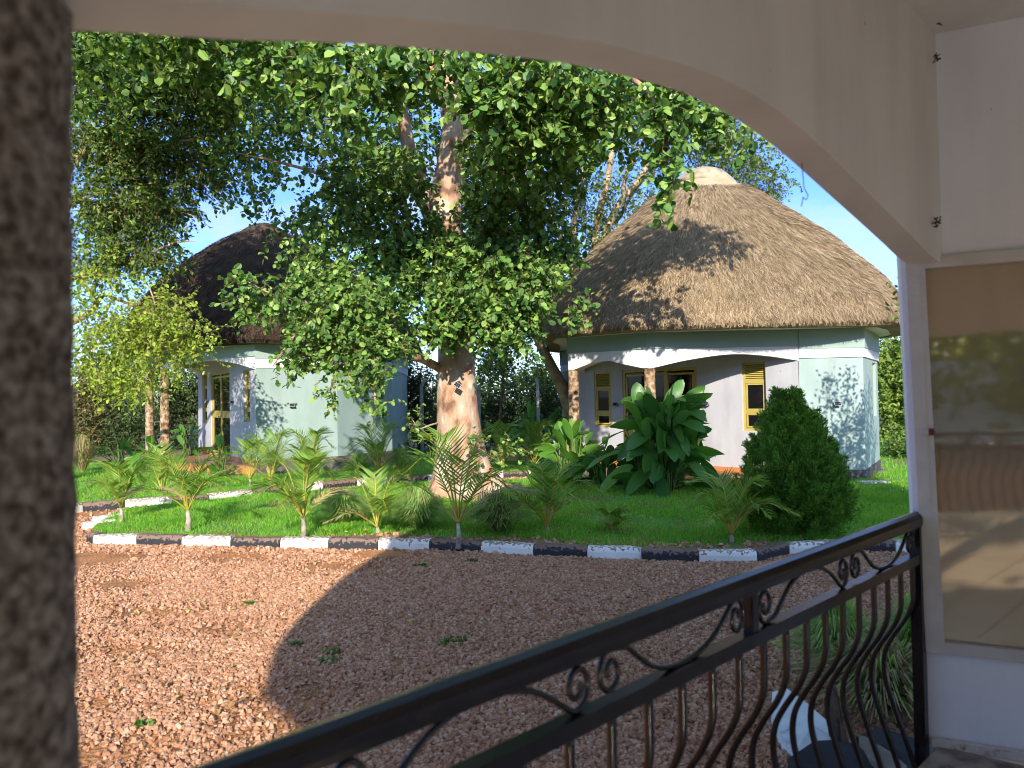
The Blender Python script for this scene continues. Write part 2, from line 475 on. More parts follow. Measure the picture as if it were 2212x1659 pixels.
def put_leaves(acc, Pn, D, Nn, Ln, Wn, T=LEAF_T, mi=0):
    D = unit(D)
    Nn = unit(Nn - D * np.sum(Nn * D, 1, keepdims=True))
    S = np.cross(D, Nn)
    tv, tf = T
    Ln = np.broadcast_to(Ln, (len(Pn),))[:, None, None]
    Wn = np.broadcast_to(Wn, (len(Pn),))[:, None, None]
    V = Pn[:, None, :] + S[:, None, :] * tv[None, :, 0:1] * Wn + D[:, None, :] * tv[None, :, 1:2] * Ln + Nn[:, None, :] * tv[None, :, 2:3] * Ln
    k = len(tv)
    Fx = (np.arange(len(Pn)) * k)[:, None, None] + tf[None]
    acc.add(V.reshape(-1, 3), Fx.reshape(-1, tf.shape[1]), mi)

def sprays(acc, centers, radii, count, leaf, per=9, twig=0.32, mi=0, twig_mi=1, droop=0.5, T=LEAF_T, wfac=0.85, shell=0.45, out=0.6, twigs=True):
    """clusters of leaves along short twigs, spread through ellipsoids"""
    centers = np.asarray(centers, float)
    radii = np.asarray(radii, float)
    d = rot_axis_rand(count)
    r = shell + (1 - shell) * rng.random(count) ** 0.6
    r = np.where(rng.random(count) < 0.3, rng.random(count), r)
    p = centers + d * r[:, None] * radii
    dirn = unit(d * out + rng.normal(size=(count, 3)) * 0.55 + np.array([0, 0, -droop]))
    # gentle curve of each twig
    t = np.linspace(0.05, 1, per)
    pts = p[:, None, :] + dirn[:, None, :] * t[None, :, None] * twig + np.array([0, 0, -1]) * (t[None, :, None] ** 2) * twig * 0.25 * droop
    n = count * per
    Q = pts.reshape(-1, 3)
    DD = np.repeat(dirn, per, 0)
    side = unit(np.cross(DD, rng.normal(size=(n, 3))))
    D = unit(side * 1.0 + DD * 0.5 + np.array([0, 0, -0.35]) + rng.normal(size=(n, 3)) * 0.25)
    Nn = unit(np.array([0, -0.35, 0.8]) + rng.normal(size=(n, 3)) * 0.55)
    L = leaf * (0.42 + 0.95 * rng.random(n) ** 1.2)
    put_leaves(acc, Q, D, Nn, L, L * wfac, T, mi)
    if twigs:
        # thin three-sided twigs
        a, b = p, pts[:, -1, :]
        s1 = unit(np.cross(dirn, [0.3, 0.2, 1]))
        s2 = np.cross(dirn, s1)
        wv = 0.006
        tri = [s1, -0.5 * s1 + 0.87 * s2, -0.5 * s1 - 0.87 * s2]
        V = np.stack([a + q * wv for q in tri] + [b + q * wv * 0.4 for q in tri], 1)
        f = np.array([[0, 1, 4, 3], [1, 2, 5, 4], [2, 0, 3, 5]])
        Fx = (np.arange(count) * 6)[:, None, None] + f[None]
        acc.add(V.reshape(-1, 3), Fx.reshape(-1, 4), twig_mi)

def blob_sprays(acc, blobs, leaf, dens=1.0, **kw):
    """blobs: (u, v, y, ru, rv, ry, n)"""
    for u, v, y, ru, rv, ry, n in blobs:
        c = P(u, v, y)
        n = int(n * dens)
        if n < 1: continue
        sprays(acc, np.repeat(c[None], n, 0), np.array([ru * y / F, ry, rv * y / F]), n, leaf, **kw)
def world_sprays(acc, blobs, leaf, **kw):
    """blobs: (x, y, z, rx, ry, rz, n)"""
    for x, y, z, rx, ry, rz, n in blobs:
        sprays(acc, np.repeat(np.array([[x, y, z]]), n, 0), np.array([rx, ry, rz]), n, leaf, **kw)

def curve(pts, n=24):
    """Catmull-Rom through points"""
    p = np.asarray(pts, float)
    p = np.vstack([2 * p[0] - p[1], p, 2 * p[-1] - p[-2]])
    out = []
    segs = len(p) - 3
    k = max(2, n // segs)
    for i in range(segs):
        for t in np.linspace(0, 1, k, endpoint=False):
            a, b, c, d = p[i:i + 4]
            out.append(0.5 * ((2 * b) + (-a + c) * t + (2 * a - 5 * b + 4 * c - d) * t * t + (-a + 3 * b - 3 * c + d) * t ** 3))
    out.append(p[-2])
    return np.array(out)
def limb(acc, pts, r0, r1, n=10, seg=24, mi=0, wob=0.0):
    c = curve(pts, seg)
    if wob:
        c = c + rng.normal(size=c.shape) * wob * np.linspace(0, 1, len(c))[:, None]
    acc.tube(c, np.linspace(r0, r1, len(c)), n, mi)

# ------------------------------------------------------------------ ground
def sheet(name, poly, z, m, kind='structure'):
    a = Acc()
    n = len(poly)
    a.add([[p[0], p[1], z] for p in poly], np.array([list(range(n))]))
    o = a.build(name, m)
    tag(o, kind=kind)
    return o
a = Acc()
a.add([[-700, -300, -0.03], [700, -300, -0.03], [700, 900, -0.03], [-700, 900, -0.03]], [[0, 1, 2, 3]])
tag(a.build('ground', M['far']), kind='structure')
sheet('gravel_yard', [(-14, -14), (16, -14), (16, 24), (-14, 24)], 0.0, mat('gravel_bed', [(0.24, 0.10, 0.045), (0.42, 0.19, 0.075), (0.54, 0.235, 0.08)], 2.5, detail=12, rough=0.95, bump=1.0, bscale=28, lo=0.3, hi=0.7, bdist=0.05), 'structure')

def inside(poly, x, y):
    c = np.zeros(len(x), bool)
    n = len(poly)
    for i in range(n):
        x0, y0 = poly[i]
        x1, y1 = poly[(i + 1) % n]
        if y0 == y1: continue
        hit = ((y0 > y) != (y1 > y)) & (x < (x1 - x0) * (y - y0) / (y1 - y0) + x0)
        c ^= hit
    return c

# kerb lines from the photo, on the ground
front = [(187, 1172), (203, 1176), (294, 1179), (393, 1181), (498, 1183), (605, 1185), (709, 1187), (817, 1188), (927, 1190), (1038, 1195), (1152, 1201),
         (1268, 1206), (1386, 1211), (1510, 1215), (1637, 1215), (1705, 1199), (1840, 1192), (1935, 1194), (2010, 1196), (2100, 1200), (2190, 1203), (2260, 1207)]
fcol = 'bwbwbwbwbwbwbwbwbwbwbwb'
back = [(120, 1116), (179, 1106), (270, 1099), (372, 1092), (452, 1085), (546, 1073), (638, 1063), (698, 1057), (772, 1050), (840, 1046), (925, 1042), (1010, 1037), (1067, 1034), (1088, 1033), (1141, 1031), (1174, 1030), (1215, 1030)]
bcol = 'wbwbwbwbwbwbwbwb'
def kerb(name, px, colors, h, wd, seed):
    pts = np.array([G(u, v)[:2] for u, v in px])
    d = np.gradient(pts, axis=0)
    d = unit(d)
    nrm = np.stack([-d[:, 1], d[:, 0]], 1)     # away from the camera side
    a = Acc()
    r = np.random.default_rng(seed)
    for i in range(len(pts) - 1):
        k = 6
        t = np.linspace(0, 1, k + 1)
        base = pts[i] * (1 - t[:, None]) + pts[i + 1] * t[:, None]
        nn = nrm[i] * (1 - t[:, None]) + nrm[i + 1] * t[:, None]
        jz = r.normal(size=k + 1) * 0.004
        jo = r.normal(size=k + 1) * 0.004 + r.normal() * .009
        jz = jz + r.normal() * .007 + np.linspace(-1, 1, k + 1) * r.normal() * .005
        g = 0.004
        prof = [(0, -0.03), (0.0, h * 0.62), (0.012, h - 0.015), (0.03, h), (wd - 0.02, h), (wd, h - 0.03), (wd, -0.03)]
        V = []
        for q in range(k + 1):
            for (o, z) in prof:
                sh = g if q == 0 else (-g if q == k else 0)
                pp = base[q] + nn[q] * (o + jo[q]) + d[i] * sh
                V.append([pp[0], pp[1], z + (jz[q] if z > 0 else 0)])
        m = len(prof)
        f = [[q * m + j, (q + 1) * m + j, (q + 1) * m + j + 1, q * m + j + 1] for q in range(k) for j in range(m - 1)]
        mi = 0 if colors[i % len(colors)] == 'w' else 1
        a.add(V, f, mi)
        b0 = a.n - len(V)
        a.Fc.append((np.array([[b0 + j for j in range(m)]]), mi, False))
        a.Fc.append((np.array([[b0 + k * m + j for j in range(m)][::-1]]), mi, False))
    o = a.build(name, [M['kerb_w'], M['kerb_b']])
    tag(o, kind='structure')
    return pts, nrm
fp, fn = kerb('kerb', front, fcol, 0.14, 0.16, 1)
bp_, bn = kerb('kerb', back, bcol, 0.16, 0.16, 2)

# lawn outlines
isl_front = [tuple(p) for p in (fp + fn * 0.13)]
isl_back = [tuple(G(u, v)[:2]) for u, v in [(201, 1152), (215, 1138), (252, 1118), (275, 1109), (341, 1100), (446, 1090), (551, 1078), (700, 1066), (880, 1051), (1110, 1044), (1200, 1041)]]
lawn_back_r = [tuple(G(u, v)[:2]) for u, v in [(1230, 1046), (1320, 1052), (1620, 1056), (1700, 1050), (1850, 1050), (1870, 1030), (1960, 1022), (2300, 1010)]]
island = isl_front + [(isl_front[-1][0] + 1.5, isl_front[-1][1] + 0.3)] + lawn_back_r[::-1] + isl_back[::-1]
leftlawn = [tuple(p) for p in (bp_ + bn * 0.13)] + [tuple(G(u, v)[:2]) for u, v in [(1215, 1012), (1100, 1000), (950, 985), (880, 975)]] + [(-3.0, 23.0), (-14.5, 23.0), (-15.5, 12.5)]
rightback = [tuple(G(u, v)[:2]) for u, v in [(1850, 1052), (1872, 1030), (1960, 1022), (2300, 1010)]] + [(20, 32), (9.5, 32)]

def lawn(name, poly, z, m):
    a = Acc()
    n = len(poly)
    a.add([[p[0], p[1], z] for p in poly] + [[p[0], p[1], -0.02] for p in poly], [[i, (i + 1) % n, n + (i + 1) % n, n + i] for i in range(n)])
    a.Fc.append((np.array([list(range(n))]), 0, False))
    tag(a.build(name, m), kind='structure')
lawn('lawn_bed', island, 0.085, M['soil'])
lawn('lawn_bed', leftlawn, 0.06, M['soil'])
sheet('ground_behind', [(-40, 23.5), (40, 24.5), (40, 60), (-40, 60)], 0.02, M['far'])
sheet('ground_beside', rightback, 0.03, M['soil'])

def grass(name, poly, z, n, h, wd, mask=None, seed=0):
    r = np.random.default_rng(seed)
    xs = np.array([p[0] for p in poly]); ys = np.array([p[1] for p in poly])
    x = r.uniform(xs.min(), xs.max(), n * 3)
    y = r.uniform(ys.min(), ys.max(), n * 3)
    # denser near the camera
    keep = inside(poly, x, y) & (np.abs(x / y) < 0.78) & (r.random(len(x)) < np.clip(1.1 - (y - 9) * 0.05, 0.25, 1))
    keep &= (np.sin(x * 2.1 + 1) + np.sin(y * 2.7 + x) + r.normal(size=len(x)) * 0.8) > -1.15
    if mask is not None:
        keep &= mask(x, y, r)
    x, y = x[keep][:n], y[keep][:n]
    k = len(x)
    B = np.stack([x, y, np.full(k, z)], 1)
    D = unit(np.stack([r.normal(size=k) * .55, r.normal(size=k) * .55, np.full(k, 1.0)], 1))
    Nn = unit(np.stack([r.normal(size=k), r.normal(size=k), np.full(k, .3)], 1))
    a = Acc()
    L = h * (0.45 + 0.9 * r.random(k)) * (0.8 + 0.35 * np.sin(x * 3.3) * np.sin(y * 4.1 + 1))
    T = (np.array([[-.5, 0, 0], [.5, 0, 0], [.1, 1, .25], [-.1, 1, .25]]), np.array([[0, 1, 2, 3]]))
    put_leaves(a, B, D, Nn, L, wd, T)
    return tag(a.build(name, M['grass']), kind='stuff')
def bare_strip(x, y, r):
    d = np.full(len(x), 9.0)
    for q in fp[5:16]:
        d = np.minimum(d, np.hypot(x - q[0], (y - q[1] - 0.15)))
    # distance to the kerb polyline
    yk = np.interp(x, fp[:, 0], fp[:, 1])
    gap = y - yk
    return ~((gap < 0.50 + 0.15 * np.sin(x * 3)) & (x > -2.9) & (x < 3.8) & (r.random(len(x)) < 0.93 * (1 - 0.6 * (x > 0.6) * (x < 2.6))))
grass('lawn_grass', island, 0.083, 150000, 0.075, 0.009, bare_strip, 3)
grass('lawn_grass', leftlawn, 0.058, 70000, 0.09, 0.012, None, 4)
grass('lawn_grass', rightback, 0.03, 25000, 0.10, 0.014, None, 5)

# bare soil along the kerb
yk = [tuple((fp + fn * 0.12)[i]) for i in range(5, 16)]
yk2 = [tuple((fp + fn * (0.55 + 0.12 * math.sin(i * 2.1)))[i]) for i in range(5, 16)][::-1]
sheet('bare_soil', yk + yk2, 0.0885, M['bare'])

# gravel stones
def stones(name, n, xr, yr, size, seed, poly_not=(), polys=None, zoff=0.0):
    r = np.random.default_rng(seed)
    m = int(n * 2.2)
    y = yr[0] + (yr[1] - yr[0]) * r.random(m) ** 1.15
    x = r.uniform(-1, 1, m)
    x = x * (0.80 * y + 0.3)
    k = (x > xr[0]) & (x < xr[1])
    for pg in poly_not:
        k &= ~inside(pg, x, y)
    if polys is not None:
        q = np.zeros(m, bool)
        for pg in polys:
            q |= inside(pg, x, y)
        k &= q
    # worn red patches with few stones
    wear = np.zeros(m)
    for (cx, cy, rr) in [(-4.3, 7.6, .35), (-3.4, 6.6, .38), (-3.0, 5.6, .28), (-2.2, 8.3, .45), (-3.4, 8.9, .5), (1.2, 8.55, .3), (-1.6, 8.9, .4), (-4.9, 9.0, .5), (-2.7, 4.6, .2), (-2.4, 3.9, .35), (-3.9, 5.6, .5), (-5.2, 7.0, .7), (-2.6, 6.1, .3)]:
        wear = np.maximum(wear, np.clip(1.2 - np.hypot((x - cx) / 1.8, y - cy) / rr, 0, 1))
    wear += np.clip((np.sin(x * 1.7 + 2) * np.sin(y * 2.3) - 0.72) * 1.2, 0, 0.6)
    wear += np.clip((np.sin(x * .9 + 1.1 * np.sin(y * .8)) * np.sin(y * 1.3 + .7 * x) - .35) * (x < -1.2) * 1.5, 0, .8)
    k &= r.random(m) > wear * 0.95
    x, y = x[k][:n], y[k][:n]
    n = len(x)
    base = np.array([[-1, -1, -1], [1, -1, -1], [1, 1, -1], [-1, 1, -1], [-1, -1, 1], [1, -1, 1], [1, 1, 1], [-1, 1, 1]], float) * 0.5
    V = base[None] * (1 + r.normal(size=(n, 8, 3)) * 0.28)
    V[:, 4:, :2] *= 0.62
    s = size * (0.40 + 1.15 * r.random(n) ** 1.9)
    V *= (s[:, None] * np.stack([np.full(n, 1.0), 0.6 + 0.4 * r.random(n), 0.4 + 0.35 * r.random(n)], 1))[:, None, :]
    ang = r.random(n) * 6.28
    tl = r.normal(size=n) * 0.35
    ca, sa, ct, st = np.cos(ang), np.sin(ang), np.cos(tl), np.sin(tl)
    X, Y, Z = V[..., 0], V[..., 1], V[..., 2]
    Y, Z = Y * ct[:, None] - Z * st[:, None], Y * st[:, None] + Z * ct[:, None]
    X, Y = X * ca[:, None] - Y * sa[:, None], X * sa[:, None] + Y * ca[:, None]
    V = np.stack([X + x[:, None], Y + y[:, None], Z + (s * 0.14)[:, None] + zoff + r.random(n)[:, None] * 0.012], -1)
    f = np.array([[0, 3, 2, 1], [4, 5, 6, 7], [0, 1, 5, 4], [1, 2, 6, 5], [2, 3, 7, 6], [3, 0, 4, 7]])
    a = Acc()
    a.add(V.reshape(-1, 3), ((np.arange(n) * 8)[:, None, None] + f[None]).reshape(-1, 4))
    return tag(a.build(name, M['stone']), kind='stuff')
stones('gravel', 240000, (-7, 7.5), (2.3, 10.5), 0.025, 11, poly_not=[island, leftlawn])
stones('gravel', 34000, (-11, 3), (8.8, 19), 0.045, 12, poly_not=[island, leftlawn])
stones('gravel', 2600, (-4, 4), (8.5, 10.2), 0.04, 13, polys=[yk + yk2], zoff=0.088)

# ------------------------------------------------------------------ huts
def miter(poly, t):
    """inner offset of a counter-clockwise polygon (t > 0 inwards)"""
    n = len(poly)
    out = []
    for i in range(n):
        p0, p1, p2 = [np.array(poly[(i + k) % n], float) for k in (-1, 0, 1)]
        d1, d2 = unit(p1 - p0), unit(p2 - p1)
        n1, n2 = np.array([-d1[1], d1[0]]), np.array([-d2[1], d2[0]])
        b = unit(n1 + n2)
        out.append(tuple(p1 + b * t / max(0.35, float(np.dot(b, n1)))))
    return out

def wall_seg(acc, o1, o2, i1, i2, z0, z1, ops=(), mi=0):
    """wall between outer points o1-o2 and inner i1-i2, with openings (f0, f1, za, zb) as real holes"""
    o1, o2, i1, i2 = [np.array(q, float) for q in (o1, o2, i1, i2)]
    fs = sorted({0.0, 1.0, *[q for op in ops for q in op[:2]]})
    zs = sorted({z0, z1, *[q for op in ops for q in op[2:4]]})
    def pt(side, f, z):
        a, b = (o1, o2) if side == 0 else (i1, i2)
        p = a + (b - a) * f
        return [p[0], p[1], z]
    V, Fq = [], []
    def quad(*q):
        k = len(V)
        V.extend(q)
        Fq.append([k, k + 1, k + 2, k + 3])
    for a, b in zip(fs[:-1], fs[1:]):
        for c, d in zip(zs[:-1], zs[1:]):
            fm, zm = (a + b) / 2, (c + d) / 2
            if any(op[0] < fm < op[1] and op[2] < zm < op[3] for op in ops):
                continue
            quad(pt(0, a, c), pt(0, b, c), pt(0, b, d), pt(0, a, d))
            quad(pt(1, b, c), pt(1, a, c), pt(1, a, d), pt(1, b, d))
    for (a, b, c, d) in ops:
        quad(pt(0, a, c), pt(1, a, c), pt(1, a, d), pt(0, a, d))
        quad(pt(0, b, c), pt(0, b, d), pt(1, b, d), pt(1, b, c))
        quad(pt(0, a, c), pt(0, b, c), pt(1, b, c), pt(1, a, c))
        quad(pt(0, a, d), pt(1, a, d), pt(1, b, d), pt(0, b, d))
    quad(pt(0, 0, z1), pt(0, 1, z1), pt(1, 1, z1), pt(1, 0, z1))
    quad(pt(0, 0, z0), pt(1, 0, z0), pt(1, 1, z0), pt(0, 1, z0))
    quad(pt(0, 0, z0), pt(0, 0, z1), pt(1, 0, z1), pt(1, 0, z0))
    quad(pt(0, 1, z0), pt(1, 1, z0), pt(1, 1, z1), pt(0, 1, z1))
    acc.add(V, Fq, mi)

def arch_seg(acc, o1, o2, i1, i2, ztop, prof, mi=0, n=28):
    o1, o2, i1, i2 = [np.array(q, float) for q in (o1, o2, i1, i2)]
    c = curve([[f, z, 0] for f, z in prof], n)
    V = []
    for f, z, _ in c:
        o = o1 + (o2 - o1) * f
        i = i1 + (i2 - i1) * f
        V += [[o[0], o[1], z], [o[0], o[1], ztop], [i[0], i[1], z], [i[0], i[1], ztop]]
    Fq = []
    m = len(c)
    for k in range(m - 1):
        a, b = 4 * k, 4 * k + 4
        Fq += [[a, b, b + 1, a + 1], [a + 2, a + 3, b + 3, b + 2], [a, a + 2, b + 2, b], [a + 1, b + 1, b + 3, a + 3]]
    Fq += [[0, 1, 3, 2], [4 * m - 4, 4 * m - 2, 4 * m - 1, 4 * m - 3]]
    acc.add(V, Fq, mi)

def roof(hut, cx, cy, wallpts, z_e, z_a, over, m, strands, apex_dx=0.0, cap=True, capmat=None, seed=0, thick=0.28, soffit=True, front=0.0):
    r = np.random.default_rng(seed)
    NA = 128
    th = np.linspace(0, 2 * math.pi, NA, endpoint=False)
    R = np.zeros(NA)
    W = [np.array(q) - (cx, cy) for q in wallpts]
    for i in range(len(W)):
        a, b = W[i], W[(i + 1) % len(W)]
        for j, t in enumerate(th):
            d = np.array([math.cos(t), math.sin(t)])
            e = b - a
            den = d[0] * e[1] - d[1] * e[0]
            if abs(den) < 1e-9: continue
            rr = (a[0] * e[1] - a[1] * e[0]) / den
            ss = (a[0] * d[1] - a[1] * d[0]) / den
            if rr > 0 and -1e-6 <= ss <= 1 + 1e-6:
                R[j] = max(R[j], rr)
    R += over + front * np.clip(-np.sin(th), 0, 1) ** 1.5 + front * .45 * np.clip(-np.cos(th), 0, 1) ** 2
    ker = np.exp(-0.5 * (np.arange(-8, 9) / 3.2) ** 2)
    ker /= ker.sum()
    Rs = sum(np.roll(R, k) * ker[k + 8] for k in range(-8, 9))
    Rs = np.maximum(Rs, R - 0.12)
    Rm = Rs.mean()
    H = np.array([0, .03, .11, .24, .37, .487, .63, .786, .89, .95, .98, .995, 1.0])
    FR = np.array([1, .998, .978, .905, .795, .685, .525, .345, .190, .120, .07, .02, .0])
    def surf(t, h, lift=0.0):
        f = np.interp(h, H, FR)
        Rt = np.interp(np.mod(t, 2 * math.pi), np.append(th, 2 * math.pi), np.append(Rs, Rs[0]))
        bl = np.clip(h * 1.5, 0, 1)
        rr = f * (Rt * (1 - bl) + Rm * bl) + lift
        wob = 0.05 * np.sin(t * 5 + h * 6 + seed) + 0.035 * np.sin(t * 11 + h * 17)
        rr = rr + wob * np.clip(f * 1.4, 0, 1)
        return np.stack([cx + apex_dx * h + rr * np.cos(t), cy + rr * np.sin(t), z_e + (z_a - z_e) * h + lift * 0.6 + 0.02 * np.sin(t * 7 + seed)], -1)
    a = Acc()
    hs = np.concatenate([np.linspace(0, 0.97, 30), [0.99, 1.0]])
    V = np.concatenate([surf(th, np.full(NA, h)) for h in hs])
    m_ = len(hs)
    i = np.arange(m_ - 1)[:, None] * NA
    j = np.arange(NA)[None]
    jn = (j + 1) % NA
    a.add(V, np.stack([i + j, i + jn, i + NA + jn, i + NA + j], -1).reshape(-1, 4), 0, True)
    # cut edge of the thatch turning in to the soffit
    e0 = surf(th, np.zeros(NA))
    cxy = np.array([cx, cy, 0])
    e1 = e0.copy(); e1[:, 2] -= 0.09 + 0.02 * np.sin(th * 9)
    e1[:, :2] = cx + 0, cy + 0
    e1[:, :2] = (e0[:, :2] - (cx, cy)) * (1 - 0.05 / Rs[:, None]) + (cx, cy)
    e2 = e1.copy()
    e2[:, :2] = (e0[:, :2] - (cx, cy)) * (1 - thick / Rs[:, None]) + (cx, cy)
    e2[:, 2] = z_e - 0.10
    V = np.concatenate([e0, e1, e2])
    i = np.arange(2)[:, None] * NA
    a.add(V, np.stack([i + jn, i + j, i + NA + j, i + NA + jn], -1).reshape(-1, 4), 0)
    if strands:
        n = strands
        t = r.random(n) * 2 * math.pi
        # only the sides one can see get the full density
        h = 1 - np.sqrt(1 - r.random(n) * (0.96 if cap else 0.985))
        h = np.minimum(h, .89) if cap else h
        h = np.where(r.random(n) < 0.12, r.random(n) * 0.02, h)
        ln = 0.22 + 0.28 * r.random(n)
        dh = ln / (z_a - z_e) * 0.72
        p0 = surf(t, np.clip(h + dh * 0.5, 0, 0.985), 0.012 + 0.02 * r.random(n))
        p1 = surf(t + r.normal(size=n) * 0.012, h - dh * 0.0, 0.03 + 0.045 * r.random(n))
        D = unit(p0 - p1)
        low = h < 0.03
        p1 = p1 - D * np.where(low, 0.05 + 0.12 * r.random(n), 0.0)[:, None]
        D = unit(p1 - p0)
        L = np.linalg.norm(p1 - p0, axis=1)
        rd = np.stack([np.cos(t), np.sin(t), np.full(n, 0.8)], 1)
        T = (np.array([[-.5, 0, 0], [.5, 0, 0], [.3, 1, 0], [-.3, 1, 0]]), np.array([[0, 1, 2, 3]]))
        put_leaves(a, p0, D, rd + r.normal(size=(n, 3)) * 0.5, L, 0.0115, T)
    rf = a.build('roof', m, hut)
    if soffit:
        s = Acc()
        o_ = (e0[:, :2] - (cx, cy)) * (1 - (thick - 0.1) / Rs[:, None]) + (cx, cy)
        s.add(np.concatenate([np.c_[o_, np.full(NA, z_e - 0.075)], [[cx, cy, z_e - 0.075]]]), [[NA, k, (k + 1) % NA] for k in range(NA)])
        b0 = s.n
        s.add(np.concatenate([np.c_[o_, np.full(NA, z_e - 0.075)], np.c_[o_, np.full(NA, z_e + 0.02)]]), np.stack([j[0], jn[0], NA + jn[0], NA + j[0]], -1))
        s.build('soffit', M['white'], rf)
    if cap:
        c = Acc()
        hc = np.array([0.882, 0.890, 0.912, 0.938, 0.962, 0.98, 0.992, 0.997])
        rc_ = np.array([.178, .188, .176, .152, .124, .09, .05, 0.0])
        rows = []
        for hh, rr_ in zip(hc, rc_):
            wv_ = 1 + .03 * np.sin(th * 3 + 1) + .02 * np.sin(th * 7 + 2)
            rows.append(np.stack([cx + apex_dx * hh + Rm * rr_ * wv_ * np.cos(th), cy + Rm * rr_ * wv_ * np.sin(th),
                                  z_e + (z_a - z_e) * hh + .03 + (.035 * np.sin(th * 2 + .6) if hh < .93 else 0 * th)], -1))
        V = np.concatenate(rows)
        i = np.arange(len(hc) - 1)[:, None] * NA
        c.add(V, np.stack([i + j, i + jn, i + NA + jn, i + NA + j], -1).reshape(-1, 4), 0, True)
        c.build('ridge_cap', capmat or M['cap'], rf)
    return rf

def lerp2(a, b, f):
    return (a[0] + (b[0] - a[0]) * f, a[1] + (b[1] - a[1]) * f)

def framed(parent, p, q, za, zb, depth_n, name='window', louvre=0.0, mull=None, rails=(), fw=0.06, vert=(), label=None, fm=None, gm=None, handle=False, inset=0.5):
    """yellow frame with panes between plan points p-q; depth_n = unit plan normal facing out"""
    p, q = np.array(p), np.array(q)
    nrm = np.array([depth_n[0], depth_n[1], 0])
    fm, gm = fm or M['yellow'], gm or M['glass']
    d = unit(q - p)
    L = np.linalg.norm(q - p)
    z_l = zb - louvre
    f = Acc()
    def pt(s, z, o=0.0):
        return np.array([p[0] + d[0] * s, p[1] + d[1] * s, z]) + nrm * o
    up = nrm
    def bar(a, b, wd, dp, acc=f, mi=0):
        # wd: width in the wall plane, dp: depth
        acc.beam(a, b, wd, dp, mi, up=nrm)
    bar(pt(fw / 2, za), pt(fw / 2, zb), fw, 0.06)
    bar(pt(L - fw / 2, za), pt(L - fw / 2, zb), fw, 0.06)
    bar(pt(fw, za + fw / 2), pt(L - fw, za + fw / 2), fw, 0.056)
    bar(pt(fw, zb - fw / 2), pt(L - fw, zb - fw / 2), fw, 0.056)
    if louvre:
        bar(pt(fw, z_l), pt(L - fw, z_l), fw * 1.3, 0.052)
    for z in rails:
        bar(pt(fw, z), pt(L - fw, z), fw * 1.6, 0.05)
    ztop = z_l if louvre else zb - fw
    for s in vert:
        bar(pt(L * s, za + fw), pt(L * s, ztop - (fw * 0.65 if louvre else 0)), fw * 1.1, 0.054)
    fr = f.build(name, fm, parent)
    g = Acc()
    # inner casement rims
    cz = sorted([za + fw] + list(rails) + [ztop])
    cs = [fw] + [L * s for s in vert] + [L - fw]
    rim = Acc()
    for a_, b_ in zip(cz[:-1], cz[1:]):
        for s0, s1 in zip(cs[:-1], cs[1:]):
            e = fw * 0.62
            e0 = e + fw * 0.4
            A0, B0 = a_ + e0 * (a_ != cz[0]) + (e * 0.9 if a_ == cz[0] else 0), b_ - e0
            bar(pt(s0 + e, A0), pt(s1 - e, A0), e, 0.04, rim)
            bar(pt(s0 + e, B0), pt(s1 - e, B0), e, 0.04, rim)
            bar(pt(s0 + e * .9, A0 - e / 2), pt(s0 + e * .9, B0 + e / 2), e, 0.042, rim)
            bar(pt(s1 - e * .9, A0 - e / 2), pt(s1 - e * .9, B0 + e / 2), e, 0.042, rim)
    rim.build('casement', fm, fr)
    g.beam(pt(fw * .5, (za + ztop) / 2, -0.004), pt(L - fw * .5, (za + ztop) / 2, -0.004), ztop - za - fw * 0.5, 0.006, 0, up=nrm)
    g.build('pane', gm, fr)
    if louvre:
        lv = Acc()
        k = max(4, int(louvre / 0.05))
        for i in range(k):
            z = z_l + fw * .6 + (louvre - fw * 1.7) * (i + 0.5) / k
            c = pt(L / 2, z)
            x = np.array([d[0], d[1], 0])
            sl = unit(nrm * 0.7 + np.array([0, 0, -0.7]))
            nn = np.cross(x, sl)
            lv.box(c, (L - fw * 2, 0.045, 0.006), M3=np.stack([x, sl, nn], 1))
        lv.build('louvre', fm, fr)
        bk = Acc()
        bk.beam(pt(fw * .5, z_l + louvre / 2, -0.035), pt(L - fw * .5, z_l + louvre / 2, -0.035), louvre - fw * .6, 0.004, 0, up=nrm)
        bk.build('backing', M['dark'], fr)
    if handle:
        h = Acc()
        h.tube([pt(L * 0.5 + .09, za + 1.0, 0.03), pt(L * .5 + .09, za + 1.0, 0.07), pt(L * .5 + .09, za + 1.22, 0.07), pt(L * .5 + .09, za + 1.22, 0.03)], 0.012, 6)
        h.build('handle', M['dark'], fr)
    return fr

def out_normal(p, q, centre):
    d = unit(np.array(q) - np.array(p))
    n = np.array([d[1], -d[0]])
    m = (np.array(p) + np.array(q)) / 2
    return n if np.dot(n, m - np.array(centre)) > 0 else -n

